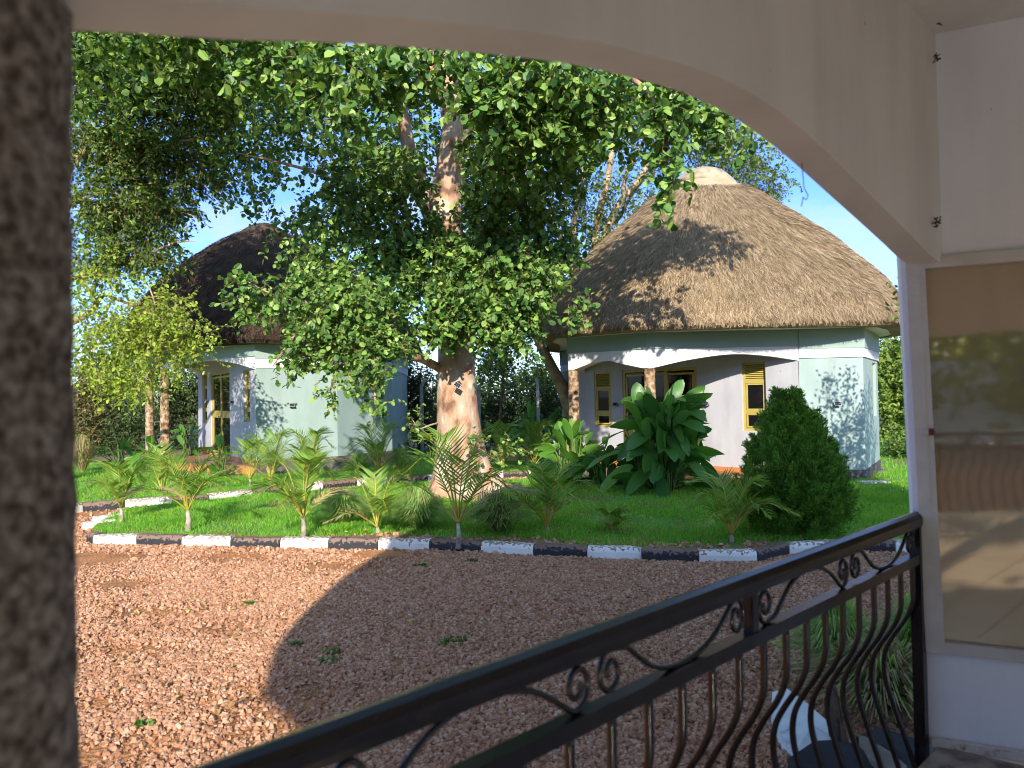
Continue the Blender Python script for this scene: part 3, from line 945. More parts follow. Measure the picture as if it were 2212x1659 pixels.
def make_hut(label, centre, poly, kinds, porch, dz, ztop, band, roofargs, wall_windows=(), porch_items=(), pillars=(), pillar_r=0.125, cx_floor=None, zspring=2.5):
    """poly counter-clockwise; kinds per segment: wall / ('arch', profile); porch=(index of first, index of last point) joined by the inner wall"""
    hut = thing('thatched_hut', label, 'hut', (centre[0], centre[1], dz), None)
    inn = miter(poly, 0.2)
    n = len(poly)
    wl, bm, fz, pl = Acc(), Acc(), Acc(), Acc()
    z0 = dz + 0.0
    outp = miter(poly, -0.03)
    outq = miter(poly, -0.045)
    for i in range(n):
        j = (i + 1) % n
        if kinds[i] == 'wall':
            ops = [tuple(w_[1]) for w_ in wall_windows if w_[0] == i]
            wall_seg(wl, poly[i], poly[j], inn[i], inn[j], z0 - 0.02, band[0] + 0.01, ops)
            wall_seg(pl, outp[i], outp[j], poly[i], poly[j], z0 - 0.1, dz + 0.29)
            wall_seg(fz, outp[i], outp[j], inn[i], inn[j], band[0] + .012, band[1])
            wall_seg(fz, outq[i], outq[j], inn[i], inn[j], band[1] + .002, ztop, mi=1)
        else:
            arch_seg(bm, poly[i], poly[j], inn[i], inn[j], band[1] + 0.07, kinds[i][1])
            wall_seg(fz, outp[i], outp[j], inn[i], inn[j], band[1] + .072, ztop, mi=1)
    wo = wl.build('wall', M['blue'], hut)
    bm.build('beam', M['white'], hut)
    fz.build('frieze', [M['white'], M['blue_shaded']], hut)
    pl.build('plinth', M['plinth'], hut)
    for w_ in wall_windows:
        i, (f0, f1, za, zb) = w_[0], w_[1]
        nn = out_normal(poly[i], poly[(i + 1) % n], centre)
        a_ = np.array(lerp2(poly[i], poly[(i + 1) % n], f0)) - nn * 0.09
        b_ = np.array(lerp2(poly[i], poly[(i + 1) % n], f1)) - nn * 0.09
        framed(hut, a_, b_, za, zb, nn, 'window', **w_[2])
    # inner porch wall
    C, W = np.array(poly[porch[0]]), np.array(poly[porch[1]])
    d = unit(W - C)
    nn = out_normal(C, W, centre)
    if np.dot(nn, np.array(poly[porch[2]]) - C) < 0: nn = -nn
    Lw = np.linalg.norm(W - C)
    C1, W1 = C + d * 0.02, W - d * 0.02
    off = -nn * 0.18
    ops = [tuple(it['op']) for it in porch_items]
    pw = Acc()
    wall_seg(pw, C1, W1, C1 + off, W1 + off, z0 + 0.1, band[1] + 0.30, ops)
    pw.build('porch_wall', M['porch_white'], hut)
    for it in porch_items:
        f0, f1, za, zb = it['op']
        a_ = C1 + (W1 - C1) * f0 - nn * it.get('inset', 0.07)
        b_ = C1 + (W1 - C1) * f1 - nn * it.get('inset', 0.07)
        framed(hut, a_, b_, za, zb, nn, it['name'], **it['kw'])
    edges = [0.0] + sorted([q for it in porch_items if it['name'] == 'door' for q in it['op'][:2]]) + [1.0]
    for a_, b_ in zip(edges[::2], edges[1::2]):
        pa, pb = C1 + (W1 - C1) * a_, C1 + (W1 - C1) * b_
        sk = Acc()
        wall_seg(sk, pa + nn * 0.012, pb + nn * 0.012, pa, pb, dz + 0.15, dz + 0.26)
        sk.build('skirting', M['tile'], hut)
    fl = Acc()
    i = porch[1]
    ring = [poly[porch[0]]]
    k = porch[2]
    idx = porch[3]
    fpoly = [tuple(np.array(poly[q]) + unit(np.array(poly[q]) - np.array(centre)) * (0.28 if q not in porch[:2] else 0.02)) for q in idx]
    fl.prism(fpoly, dz - 0.08, dz + 0.148)
    fl.build('porch_floor', M['tile'], hut)
    for (i_, lbl) in pillars:
        p = np.array(poly[i_]) + unit(np.array(centre) - np.array(poly[i_])) * 0.14
        pa = Acc()
        zz = np.linspace(dz + 0.14, zspring + 0.06, 40)
        path = np.stack([np.full(40, p[0]), np.full(40, p[1]), zz], 1)
        lob = 1 + rng.normal(size=(40, 20)) * 0.035
        pa.tube(path, np.full(40, pillar_r) * (1 + 0.05 * np.cos((zz - zz[0]) * 1.1)), 20, lob=lob)
        pa.build('pillar', M['pillar'], hut)
    roof(hut, *centre, poly, *roofargs[0], **roofargs[1])
    return hut

# right hut -----------------------------------------------------------
rA, rB, rC, rD, rE = XY(1229, 16.3), XY(1399, 15.2), XY(1727, 15.05), XY(1866, 14.9), XY(1897, 17.1)
rF, rG, rH, rI = (9.1, 20.2), (7.3, 22.6), (3.7, 22.8), (1.5, 21.2)
rW = XY(1249, 19.4)
rpoly = [rA, rB, rC, rD, rE, rF, rG, rH, rI, rW]
def zat(u, v, y): return float(P(u, v, y)[2])
zs_A, zs_B, zs_C = zat(1229, 800, 16.3), zat(1399, 795, 15.2), zat(1727, 779, 15.05)
pk1, pk2 = zat(1305, 779, 15.8), zat(1578, 765, 15.13)
ztopR = zat(1399, 716, 15.2)
prof1 = [(0, zs_A), (.08, zs_A + .015), (.25, (zs_A + pk1) / 2 + .02), (.47, pk1), (.7, (zs_B + pk1) / 2 + .01), (.93, zs_B + .01), (1, zs_B)]
prof2 = [(0, zs_B), (.05, zs_B + .01), (.28, (zs_B + pk2) / 2 + .03), (.56, pk2), (.8, (zs_C + pk2) / 2 + .03), (1, zs_C)]
prof3 = [(0, zs_A), (.5, pk2 + .05), (1, zs_A)]
# openings on the porch wall: fraction from C to W
def frac_on(C, W, u):
    C, W = np.array(C), np.array(W)
    k = XY(u, 1.0)[0]
    # x = k*y on the line C + f (W-C)
    return float((k * C[1] - C[0]) / ((W[0] - C[0]) - k * (W[1] - C[1])))
fr = lambda u: frac_on(rC, rW, u)
def yz(u, v, C=rC, W=rW):
    f = frac_on(C, W, u)
    y = C[1] + (W[1] - C[1]) * f
    return zat(u, v, y)
zdoor = yz(1420, 796)
porch_items_r = [
    dict(name='window', op=(fr(1656), fr(1603), yz(1630, 931), yz(1630, 782)), kw=dict(louvre=0.44, rails=(yz(1630, 890),), fw=0.055), inset=0.10),
    dict(name='door', op=(fr(1506), fr(1344), 0.15, zdoor), kw=dict(rails=(0.98,), vert=(0.40,), fw=0.075, handle=True), inset=0.05),
    dict(name='window', op=(fr(1319), fr(1283), yz(1300, 922), yz(1300, 803)), kw=dict(louvre=0.44, rails=(yz(1300, 893),), fw=0.055), inset=0.05),
]
hutR = make_hut('round thatched hut with pale blue wall, sunlit tan straw roof and light cement ridge cap', (5.25, 18.9), rpoly,
    [('arch', prof1), ('arch', prof2), 'wall', 'wall', 'wall', 'wall', 'wall', 'wall', 'wall', ('arch', prof3)], (2, 9, 1, [2, 9, 0, 1]), 0.0,
    ztopR, (zs_C + .04, zat(1866, 751, 14.9)), ((ztopR + 0.05, 8.02, 0.52, M['thatch'], 125000), dict(seed=3, front=0.40, thick=0.34)),
    wall_windows=[(3, (0.62, 0.86, 1.35, zs_C - 0.02), dict(louvre=0.4, rails=(1.7,), fw=0.05))],
    porch_items=porch_items_r, pillars=[(0, ''), (1, '')], zspring=zs_B)

# left hut ------------------------------------------------------------
DZ = 0.15
lK, lL, lM, lN = XY(553, 18.0), XY(728, 19.0), XY(846, 20.8), XY(863, 22.6)
lB, lA, lW = XY(346, 20.4), XY(313, 23.2), XY(428, 23.8)
lpoly = [lA, lB, lK, lL, lM, lN, (-3.9, 26.2), (-6.5, 28.6), (-9.5, 28.6), (-11.2, 26.6), lW]
zs2 = zat(346, 797, 20.4)
zk2 = zat(553, 798, 18.0)
pkk = zat(452, 779, 19.2)
ztopL = zat(553, 742, 18.0)
lp1 = [(0, zs2), (.5, zs2 + .22), (1, zs2)]
lp2 = [(0, zs2), (.1, zs2 + .03), (.3, (zs2 + pkk) / 2 + .04), (.55, pkk), (.8, (zk2 + pkk) / 2 + .03), (1, zk2)]
lp3 = [(0, zs2), (.5, zs2 + .25), (1, zs2)]
frl = lambda u: frac_on(lK, lW, u)
zl = lambda u, v: yz(u, v, lK, lW)
fl_door = DZ + 0.15
porch_items_l = [
    dict(name='window', op=(frl(540), frl(526), zl(530, 912), zl(530, 800)), kw=dict(louvre=0.44, rails=(zl(530, 885),), fw=0.05), inset=0.10),
    dict(name='door', op=(frl(496), frl(455), fl_door, zl(475, 803)), kw=dict(rails=(zl(475, 895),), vert=(0.5,), fw=0.08, handle=True), inset=0.06),
    dict(name='window', op=(frl(447), frl(437), zl(442, 914), zl(442, 806)), kw=dict(louvre=0.44, rails=(zl(442, 885),), fw=0.05), inset=0.08),
]
hutL = make_hut('round thatched hut with dark tree-shaded straw roof, half hidden by the big tree', (-8.15, 23.9), lpoly,
    [('arch', lp1), ('arch', lp2), 'wall', 'wall', 'wall', 'wall', 'wall', 'wall', 'wall', 'wall', ('arch', lp3)], (2, 10, 1, [2, 10, 0, 1]), DZ,
    ztopL, (zk2 + .03, zk2 + .27), ((ztopL + 0.06, zat(568, 482, 23.9), 0.5, M['thatch_shaded'], 50000), dict(seed=5, cap=False, apex_dx=-0.2, front=0.3)),
    wall_windows=[(3, (0.45, 0.86, zat(806, 842, 20.2), zk2 - 0.02), dict(louvre=0.30, rails=(), fw=0.05))],
    porch_items=porch_items_l, pillars=[(0, ''), (1, '')], zspring=zs2)

# ------------------------------------------------------------------ our own porch
S0 = np.array([1.825, 3.2]); DR = unit(np.array([-1.082, -1.0])); NO = np.array([DR[1], -DR[0]])   # NO: outwards, away from us
if NO[1] < 0: NO = -NO
PIL = S0 + DR * 3.50
FLOOR = 0.36
own = thing('porch_building', 'our own porch in front: beige arch, lilac wall and thatched roof above', 'building', (3.37, -1.04, 0))
OC = (3.06, -1.10)
WD = unit(np.array([0.912, -0.41]))     # window wall direction, towards the right and nearer
LEAN = 0.024
def lean(V):                            # masonry slightly out of plumb
    V = V.copy()
    V[:, 0] += (1.6 - V[:, 2]) * LEAN
    return V
# arch beam (outer face on the rail line)
arch_px = [(163, 65), (350, 76), (500, 85), (800, 96), (1100, 121), (1300, 152), (1500, 210), (1650, 298), (1800, 428), (1900, 518), (1945, 560)]
prof = []
for u, v in arch_px:
    d = ray(u, v)
    # intersect with the vertical plane through S0 along DR
    t = np.dot(S0, NO) / np.dot(d[:2], NO)
    pnt = np.array([0, 0, EYE]) + d * t
    prof.append((float(np.dot(pnt[:2] - S0, DR)), float(pnt[2])))
LB = 3.466
pr = [(-0.06, prof[-1][1] - 0.02)] + prof[::-1] + [(LB, prof[0][1] - 0.05)]
pr = sorted(pr)
TH = 0.12
CEIL = float(P(2022, 40, 3.0)[2])
bm = Acc()
o1, o2 = S0 + DR * pr[0][0], S0 + DR * LB
profn = [((s - pr[0][0]) / (LB - pr[0][0]), z) for s, z in pr]
arch_seg(bm, o1, o2, o1 - NO * TH, o2 - NO * TH, CEIL + 0.1, profn, n=80)
# the next bay's beam, turning away behind the left pillar
D2 = unit(np.array([DR[0] * math.cos(rad(42)) - DR[1] * math.sin(rad(42)), DR[0] * math.sin(rad(42)) + DR[1] * math.cos(rad(42))]))
N2 = np.array([D2[1], -D2[0]])
if np.dot(N2, NO) < 0: N2 = -N2
q1 = o2 + D2 * 0.02
q2 = q1 + D2 * 3.4
zsp = prof[0][1] - 0.05
arch_seg(bm, q1, q2, q1 - N2 * TH, q2 - N2 * TH, CEIL + 0.1, [(0, zsp), (.2, zsp + .15), (.5, zsp + .26), (.8, zsp + .15), (1, zsp)])
D3 = unit(np.array([D2[0] * math.cos(rad(45)) - D2[1] * math.sin(rad(45)), D2[0] * math.sin(rad(45)) + D2[1] * math.cos(rad(45))]))
N3 = np.array([D3[1], -D3[0]])
q3 = q2 + D3 * 0.02
q4 = q3 + D3 * 5.6
arch_seg(bm, q3, q4, q3 - N3 * TH * (1 if np.dot(N3, q3 - np.array(OC)) > 0 else -1), q4 - N3 * TH * (1 if np.dot(N3, q3 - np.array(OC)) > 0 else -1), CEIL + 0.1, [(0, zsp), (.2, zsp + .2), (.5, zsp + .3), (.8, zsp + .2), (1, zsp)])
bm.build('beam', M['ceil'], own)
for p in (o2 - NO * 0.02 + DR * 0.0, q3, q4):
    pa = Acc()
    zz = np.linspace(FLOOR - 0.35, zsp + 0.03, 60)
    c2 = p - NO * 0.02
    path = np.stack([np.full(60, c2[0]), np.full(60, c2[1]), zz], 1)
    pa.tube(path, np.full(60, 0.155) + 0.004 * (zz.max() - zz), 40, lob=1 + rng.normal(size=(60, 40)) * 0.012)
    pa.build('pillar', M['near_pillar'], own)
# ceiling, floor
ce = Acc()
cpoly = [tuple(o1 - NO * 0.05), tuple(o2 - NO * 0.05), tuple(q2 - N2 * 0.05), tuple(q4), (6.5, 0.5), (3.9, 2.4)]
ce.prism(cpoly, CEIL, CEIL + 0.06)
ce.build('ceiling', M['ceil'], own)
fl = Acc()
T1 = S0 + WD * 4.6
fl.prism([tuple(S0 - NO * 0.03 + WD * 0.03), tuple(o2 - NO * 0.03), tuple(q2 - N2 * 0.03), tuple(q4 + np.array([0, -.1])), (6.2, -4.4), tuple(T1)], -0.05, FLOOR)
fl.build('floor', M['cream_tile'], own)
ap = Acc()
ap.prism([tuple(S0 - NO * 0.028 + WD * .035), tuple(o2 - NO * 0.028), tuple(o2 - NO * .45), tuple(S0 - NO * .30 + WD * .30)], FLOOR - .05, FLOOR + .006)
ap.build('floor_edge', mat('worn_brown_concrete', [(.13, .10, .08), (.26, .21, .16), (.34, .29, .23)], 9, rough=.9, bump=.6, bscale=30), own)
ap = Acc()
ap.beam([*(S0 + WD * .03 + np.array([-WD[1], WD[0]]) * -.012), FLOOR + .02], [*(S0 + WD * 3 + np.array([-WD[1], WD[0]]) * -.012), FLOOR + .02], .03, .035)
ap.build('skirting', mat('chipped_cream_edge', [(.12, .05, .03), (.50, .45, .38), (.58, .53, .46)], 14, rough=.8, bump=.5, lo=.3, hi=.5), own)
# window wall with a real opening
uL = 1985
def s_on_wall(u, v=950):
    k = XY(u, 1.0)[0]
    return float((k * S0[1] - S0[0]) / (WD[0] - k * WD[1]))
s_w = s_on_wall(1974)
s_f = s_w + 1.35
zwt, zwb = zat(1990, 556, 3.15), zat(2020, 1412, 3.15)
wl = Acc()
e1, e2 = S0 - WD * 0.02, S0 + WD * 4.4
Lw = 4.42
wN = np.array([WD[1], -WD[0]])
if np.dot(wN, -S0) < 0: wN = -wN        # towards us
wall_seg(wl, e1, e2, e1 - wN * 0.15, e2 - wN * 0.15, 0.0, CEIL + 0.1, [((s_w + .02) / Lw, (s_f + .02) / Lw, zwb, zwt)])
wl.V = [lean(q) for q in wl.V]
wl.build('wall', M['wall_near'], own)
def wp(s, z, o=0.0):
    p = S0 + WD * s + wN * o
    return np.array([p[0] + (1.6 - z) * LEAN, p[1], z])
fw = 0.050
wN3 = np.array([wN[0], wN[1], 0])
f = Acc()
f.beam(wp(s_w + fw / 2, zwb, .0), wp(s_w + fw / 2, zwt, .0), fw, 0.06, up=wN3)
f.beam(wp(s_f - fw / 2, zwb, .0), wp(s_f - fw / 2, zwt, .0), fw, 0.06, up=wN3)
f.beam(wp(s_w + fw, zwb + fw / 2, .0), wp(s_f - fw, zwb + fw / 2, .0), fw, 0.058, up=wN3)
f.beam(wp(s_w + fw, zwt - fw / 2, .0), wp(s_f - fw, zwt - fw / 2, .0), fw, 0.058, up=wN3)
f.beam(wp(s_w + fw + .55, zwb + fw, .0), wp(s_w + fw + .55, zwt - fw, .0), .05, 0.05, up=wN3)
win = f.build('window', M['frame_white'], own)
f = Acc()
f.beam(wp(s_w + fw + .012, zwb + fw, .012), wp(s_w + fw + .012, zwt - fw, .012), .024, 0.03, up=wN3)
f.build('casement', M['frame_white'], win)
f = Acc()
f.beam(wp(s_w + fw * .6, (zwb + zwt) / 2, -.012), wp(s_f - fw * .6, (zwb + zwt) / 2, -.012), zwt - zwb - fw * .8, 0.006, up=wN3)
f.build('pane', M['pane_near'], win)
f = Acc()
zc = zat(2015, 933, 3.15)
f.box(wp(s_w + fw * .75, zc, .035), (.03, .012, .022), rz=math.atan2(WD[1], WD[0]))
f.box(wp(s_w + fw * .75 + .028, zc, .035), (.022, .016, .03), rz=math.atan2(WD[1], WD[0]), mi=1)
f.build('catch', [M['frame_white'], mat('rust', [(0.10, 0.03, 0.015), (0.22, 0.08, 0.04)], 40, rough=0.9)], win)
# dirt nests along the seam in the corner, and a light seam line
for v_, r_ in ((127, .012), (480, .013), (43, .014)):
    f = Acc()
    c0 = P(2023, v_, 3.04)
    q = np.random.default_rng(v_)
    for k in range(14):
        c = c0 + q.normal(size=3) * r_ * [.5, .5, .8]
        f.tube([c, c + q.normal(size=3) * r_ * .6], [r_ * .35, r_ * .15], 5)
    f.build('nest', M['moss'], own)
# roof of our own building (throws the long shadow over the yard)
oct_ = [tuple(S0), (0.52, 2.0), tuple(o2), (-1.20, -1.2), (-1.09, -3.05), (1.2, -4.9), (4.0, -5.3), (6.8, -4.0), (7.9, -1.2), (7.0, 1.9), (4.6, 3.1)]
roof(own, *OC, oct_[::-1], *(3.46, 8.15, 0.76, M['thatch'], 0), seed=9, cap=True, soffit=False)
# wire hanging from the arch
wb = P(1733, 360, 2.42)
c = [P(1732, 352, 2.42), P(1735, 385, 2.42), P(1737, 405, 2.42), P(1745, 422, 2.425), P(1741, 431, 2.42), P(1735, 426, 2.42), P(1734, 431, 2.42), P(1731, 446, 2.42)]
a = Acc()
a.tube(curve(c, 60), 0.0016, 5)
tag(a.build('wire', M['cord'], origin=wb), 'thin blue wire with a small loop dangling from the edge of the arch', 'wire')

# ------------------------------------------------------------------ railing
RAIL_TOP = zat(1988, 1120, 3.2)
RAIL_LOW = zat(1988, 1203, 3.2)
def rp(s, z, o=0.0):      # point on the rail line, s metres from the wall
    p = S0 + DR * s + NO * o
    return np.array([p[0], p[1], z])
def s_u(u):
    k = XY(u, 1.0)[0]
    return float((S0[0] - k * S0[1]) / (k * DR[1] - DR[0]))

def scroll(L, H, flip):
    """one long S-scroll with a curl at each end, in a box L x H"""
    pts = []
    ry, rx = H * .47, .046
    c = np.array([L - rx - .006, H * .50])
    for t in np.linspace(0, 1, 40):          # right curl, opening outwards over the top
        ang = rad(-380 + t * 510)
        k = .26 + .74 * t ** .95
        pts.append(c + np.array([rx * k * math.cos(ang), ry * k * math.sin(ang)]))
    pts += [np.array(q) for q in [(L * .80, H * .50), (L * .72, H * .24), (L * .62, H * .07), (L * .52, H * .02), (L * .42, H * .07), (L * .32, H * .26), (L * .24, H * .58), (L * .175, H * .86)]]
    c2 = np.array([rx + .012, H * .50])
    for t in np.linspace(0, 1, 40):
        ang = rad(70 + t * 500)
        k = 1 - .74 * t ** 1.05
        pts.append(c2 + np.array([rx * 1.05 * k * math.cos(ang), ry * k * math.sin(ang)]))
    pts = np.array(pts)
    if flip:
        pts[:, 1] = H - pts[:, 1]
    return curve(pts, len(pts) * 2)
def railing(label, place, s0, s1, group=None, posts=()):
    t = thing('railing', label, 'railing', place(s0, FLOOR), group)
    a = Acc()
    ss = np.linspace(s0, s1, 12)
    prf = [(-.026, -.03), (.026, -.03), (.030, -.012), (.030, .008), (.020, .026), (0, .032), (-.020, .026), (-.030, .008), (-.030, -.012)]
    n = len(prf)
    V = []
    for s in (s0, s1):
        for o, z in prf:
            V.append(place(s, RAIL_TOP + z, o))
    a.add(V, [[i, (i + 1) % n, n + (i + 1) % n, n + i] for i in range(n)], 0, False)
    a.Fc.append((np.array([list(range(n))[::-1]]), 0, False))
    a.Fc.append((np.array([list(range(n, 2 * n))]), 0, False))
    a.build('handrail', M['rail'], t)
    no3 = place(0, 0, 1) - place(0, 0, 0)
    a = Acc()
    a.beam(place(s0, RAIL_LOW - .0), place(s1, RAIL_LOW - .0), .042, .042)
    a.build('middle_rail', M['rail'], t)
    a = Acc()
    a.beam(place(s0, 0.12), place(s1, 0.12), .04, .04)
    a.build('bottom_rail', M['rail'], t)
    for s in posts:
        a = Acc()
        a.beam(place(s, 0.10), place(s, RAIL_TOP - .03), .046, .046, up=no3)
        a.build('post', M['rail'], t)
    H = RAIL_TOP - .03 - (RAIL_LOW + .021)
    zb = RAIL_LOW + .021
    # small uprights and scrolls between the two upper rails
    s = s0 + 0.055
    k = 0
    L = 0.70
    while s + L < s1 + 0.5:
        pts = scroll(L, H, k % 2 == 1)
        a = Acc()
        a.tube([place(s + (L - q[0]), zb + q[1]) for q in pts if s + (L - q[0]) < s1], 0.0075, 8)
        a.build('scroll', M['railbar'], t)
        s += L + 0.012
        if k % 2 == 1:
            a = Acc()
            a.beam(place(s + .02, zb), place(s + .02, zb + H), .034, .034, up=no3)
            a.build('upright', M['rail'], t)
            s += 0.055
        k += 1
    # bellied bars
    s = s0 + 0.075
    bars = 0
    zl = RAIL_LOW - .02
    while s < s1:
        prof = [(zl, 0), (zl - .09, 0.0), (zl - .17, .004), (zl - .25, .035), (zl - .34, .09), (zl - .42, .125), (zl - .52, .13), (zl - .65, .095), (zl - .80, .045), (zl - .95, 0.0), (0.13, -.01)]
        pts = curve([place(s, z, o) for z, o in prof], 44)
        a = Acc()
        th = np.linspace(0, 2 * math.pi, 16, endpoint=False)
        lob = 1 + 0.16 * np.cos(4 * th)
        a.tube(pts, 0.0105, 16, lob=np.repeat(lob[None], len(pts), 0))
        a.build('baluster', M['railbar'], t)
        s += 0.150
    return t
railing('black wrought iron railing with scrolls and bellied bars crossing the foreground', lambda s, z, o=0.0: rp(s, z, o), 0.0, 3.33, posts=(0.02,))

def rp2(s, z, o=0.0):
    p = q3 + D3 * s + np.array([D3[1], -D3[0]]) * o
    return np.array([p[0], p[1], z])

railing('rear railing of the porch behind us, mirrored in the brown window glass', rp2, 0.2, 4.8)

# ------------------------------------------------------------------ broken painted rocks below the rail
def rock(name, pts_uv, y0, thick, m, label, cat, seed=1, tilt=0.0, zb=0.0):
    """flat broken slab: outline on a plane through the ground at y0, real thickness"""
    r = np.random.default_rng(seed)
    a = Acc()
    n = len(pts_uv)
    c = np.mean(pts_uv, 0)
    top = [[x, y, z] for x, y, z in pts_uv]
    V = np.array(top)
    Vb = V.copy()
    Vb[:, :2] = (V[:, :2] - c[:2]) * 1.08 + c[:2]
    Vb[:, 2] = -0.02
    mid = (V + Vb) / 2 + r.normal(size=V.shape) * 0.006
    a.add(np.vstack([V, mid, Vb, [V.mean(0) + [0, 0, 0.012]]]),
          [[i, (i + 1) % n, n + (i + 1) % n, n + i][::-1] for i in range(n)])
    b = 0
    a.Fc.append((np.array([[n + i, n + (i + 1) % n, 2 * n + (i + 1) % n, 2 * n + i][::-1] for i in range(n)]), 0, False))
    a.Fc.append((np.array([[i, (i + 1) % n, 3 * n] for i in range(n)]), 0, False))
    return tag(a.build(name, m, origin=c * [1, 1, 0]), label, cat)
def gz(lst):
    out = []
    for u, v, z in lst:
        out.append(G(u, v, z))
    return np.array(out)
rock('painted_rock', gz([(1668, 1495, .16), (1700, 1487, .20), (1745, 1520, .18), (1790, 1560, .15), (1850, 1610, .10), (1860, 1628, .06), (1845, 1640, .05), (1780, 1618, .06), (1720, 1622, .06), (1690, 1590, .07), (1670, 1550, .08)]), 0, .1,
     M['rockwhite'], 'broken slab painted white lying below the railing', 'rock', 2)
rock('painted_rock', gz([(1700, 1640, .10), (1760, 1600, .16), (1800, 1598, .17), (1880, 1625, .16), (1960, 1680, .12), (1930, 1740, .04), (1800, 1760, .03), (1710, 1720, .05)]), 0, .1,
     M['rockdark'], 'wide black painted rock in front of the white slab', 'rock', 3)
rock('painted_rock', gz([(1850, 1590, .12), (1900, 1570, .13), (1990, 1600, .12), (2020, 1650, .10), (1990, 1700, .06), (1900, 1660, .06)]), 0, .1,
     M['rockdark'], 'black painted rock beside the foot of the rail post', 'rock', 4)
rock('stone_slab', gz([(1855, 1588, .17), (1868, 1590, .17), (1925, 1625, .18), (1960, 1655, .18), (1940, 1672, .17), (1880, 1640, .16), (1857, 1610, .16)]), 0, .1,
     mat('brown_broken_stone', [(0.15, 0.12, 0.09), (0.25, 0.21, 0.17)], 8, rough=0.9, bump=0.4), 'bare brown broken stone on top of the black rocks', 'rock', 6)
rock('painted_rock', gz([(1925, 1452, .10), (1960, 1440, .14), (2030, 1440, .14), (2040, 1462, .08), (1980, 1475, .07), (1935, 1465, .06)]), 0, .1,
     M['rockwhite'], 'small white painted rock behind the grass by the wall', 'rock', 5)
rock('bark_slab', gz([(1790, 1490, .34), (1806, 1480, .40), (1822, 1560, .22), (1838, 1618, .14), (1828, 1630, .10), (1812, 1590, .12)]), 0, .1, M['wood'], 'dark brown strip of bark leaning on the white slab', 'bark', 8)

# ------------------------------------------------------------------ trees
def tree(name, label, base, group=None):
    return thing(name, label, 'tree', base, group)

# the big tree in the middle
TB = G(1003, 1076)
ty = float(TB[1])
t1 = tree('broad_tree', 'big tree with pinkish trunk, flared roots and round leaves between the huts', TB)
a = Acc()
rows = [(1110, 1003, 128), (1080, 1004, 112), (1060, 1001, 88), (1040, 999, 72), (1010, 996, 61), (980, 995, 55), (930, 992, 48), (880, 989, 44), (830, 987.5, 42), (780, 986, 39.5),
        (730, 985, 38), (690, 983, 37.5), (640, 978, 37), (590, 972, 37), (540, 966, 37), (490, 962, 38), (440, 960, 38), (400, 966, 32), (350, 975, 30), (300, 983, 30), (270, 984, 29), (220, 975, 26), (160, 962, 24), (90, 950, 22), (0, 940, 20), (-150, 930, 16), (-300, 930, 12)]
c = curve([[u, v, hw] for v, u, hw in rows], 140)
pts = np.array([P(u, v, ty) for u, v, hw in c])
pts[0, 2] = -0.1
hw = c[:, 2] * ty / F
nseg = 36
th = np.linspace(0, 2 * math.pi, nseg, endpoint=False)
zz = pts[:, 2]
flare = np.clip(1 - zz / 1.1, 0, 1)[:, None] ** 1.3
lob = 1 + flare * (0.26 * np.cos(5 * th + 0.6) + 0.12 * np.cos(9 * th + 2) - 0.05)[None] + 0.025 * np.sin(3 * th + 1)[None] * np.cos(zz * 1.4)[:, None] + 0.012 * np.sin(7 * th)[None] * np.sin(zz * 3)[:, None]
a.tube(pts, hw, nseg, lob=lob)
def L1(*pv, r0=.2, r1=.05, seg=26, n=10, wob=0.0, acc=None):
    limb(acc or a, [P(*q) for q in pv], r0, r1, n, seg, wob=wob)
L1((940, 480, ty), (920, 430, ty - .1), (900, 380, ty - .2), (884, 330, ty - .3), (870, 250, ty - .6), (845, 180, ty - 1), (800, 100, ty - 1.6), (760, 20, ty - 2.2), r0=.20, r1=.06)
L1((985, 400, ty), (990, 340, ty - .3), (1005, 300, ty - .6), (1030, 220, ty - 1.2), (1100, 160, ty - 2.0), (1200, 120, ty - 2.8), r0=.19, r1=.05)
L1((950, 210, ty), (935, 150, ty + .2), (925, 60, ty + .3), (900, -60, ty), r0=.2, r1=.08)
L1((958, 800, ty), (940, 790, ty - .2), (915, 778, ty - .5), (885, 765, ty - .9), (850, 730, ty - 1.4), (790, 690, ty - 1.9), (700, 660, ty - 2.3), (600, 640, ty - 2.5), (520, 600, ty - 2.6), r0=.10, r1=.004)
L1((850, 730, ty - 1.4), (830, 780, ty - 1.8), (810, 850, ty - 2.1), (820, 905, ty - 2.2), r0=.04, r1=.008)
L1((700, 660, ty - 2.3), (640, 720, ty - 2.4), (590, 790, ty - 2.4), r0=.035, r1=.008)
L1((900, 760, ty - .5), (780, 780, ty - 1.6), (690, 800, ty - 2.1), r0=.035, r1=.008)
L1((995, 640, ty), (1050, 560, ty - .3), (1090, 520, ty - .6), (1160, 470, ty - 1), (1230, 440, ty - 1.2), r0=.11, r1=.02)
L1((990, 690, ty), (1040, 640, ty - .6), (1120, 610, ty - 1), (1220, 620, ty - 1.3), r0=.08, r1=.015)
L1((950, 560, ty), (880, 520, ty + .1), (800, 440, ty + .2), (700, 380, ty), (600, 350, ty - .3), (510, 330, ty - .5), r0=.09, r1=.006)
L1((945, 620, ty), (880, 560, ty - .2), (820, 500, ty - .4), r0=.07, r1=.02)
L1((1200, 120, ty - 2.8), (1320, 150, ty - 3.5), (1400, 200, ty - 4), (1440, 300, ty - 4.1), (1450, 420, ty - 4.1), r0=.06, r1=.008)
L1((760, 20, ty - 2.2), (600, 60, ty - 2.8), (450, 120, ty - 3), (330, 160, ty - 3), r0=.035, r1=.005)
L1((953, 912, ty), (930, 918, ty - .5), (905, 925, ty - .7), (890, 905, ty - .8), r0=.02, r1=.006)
a.build('trunk', M['bark'], t1)
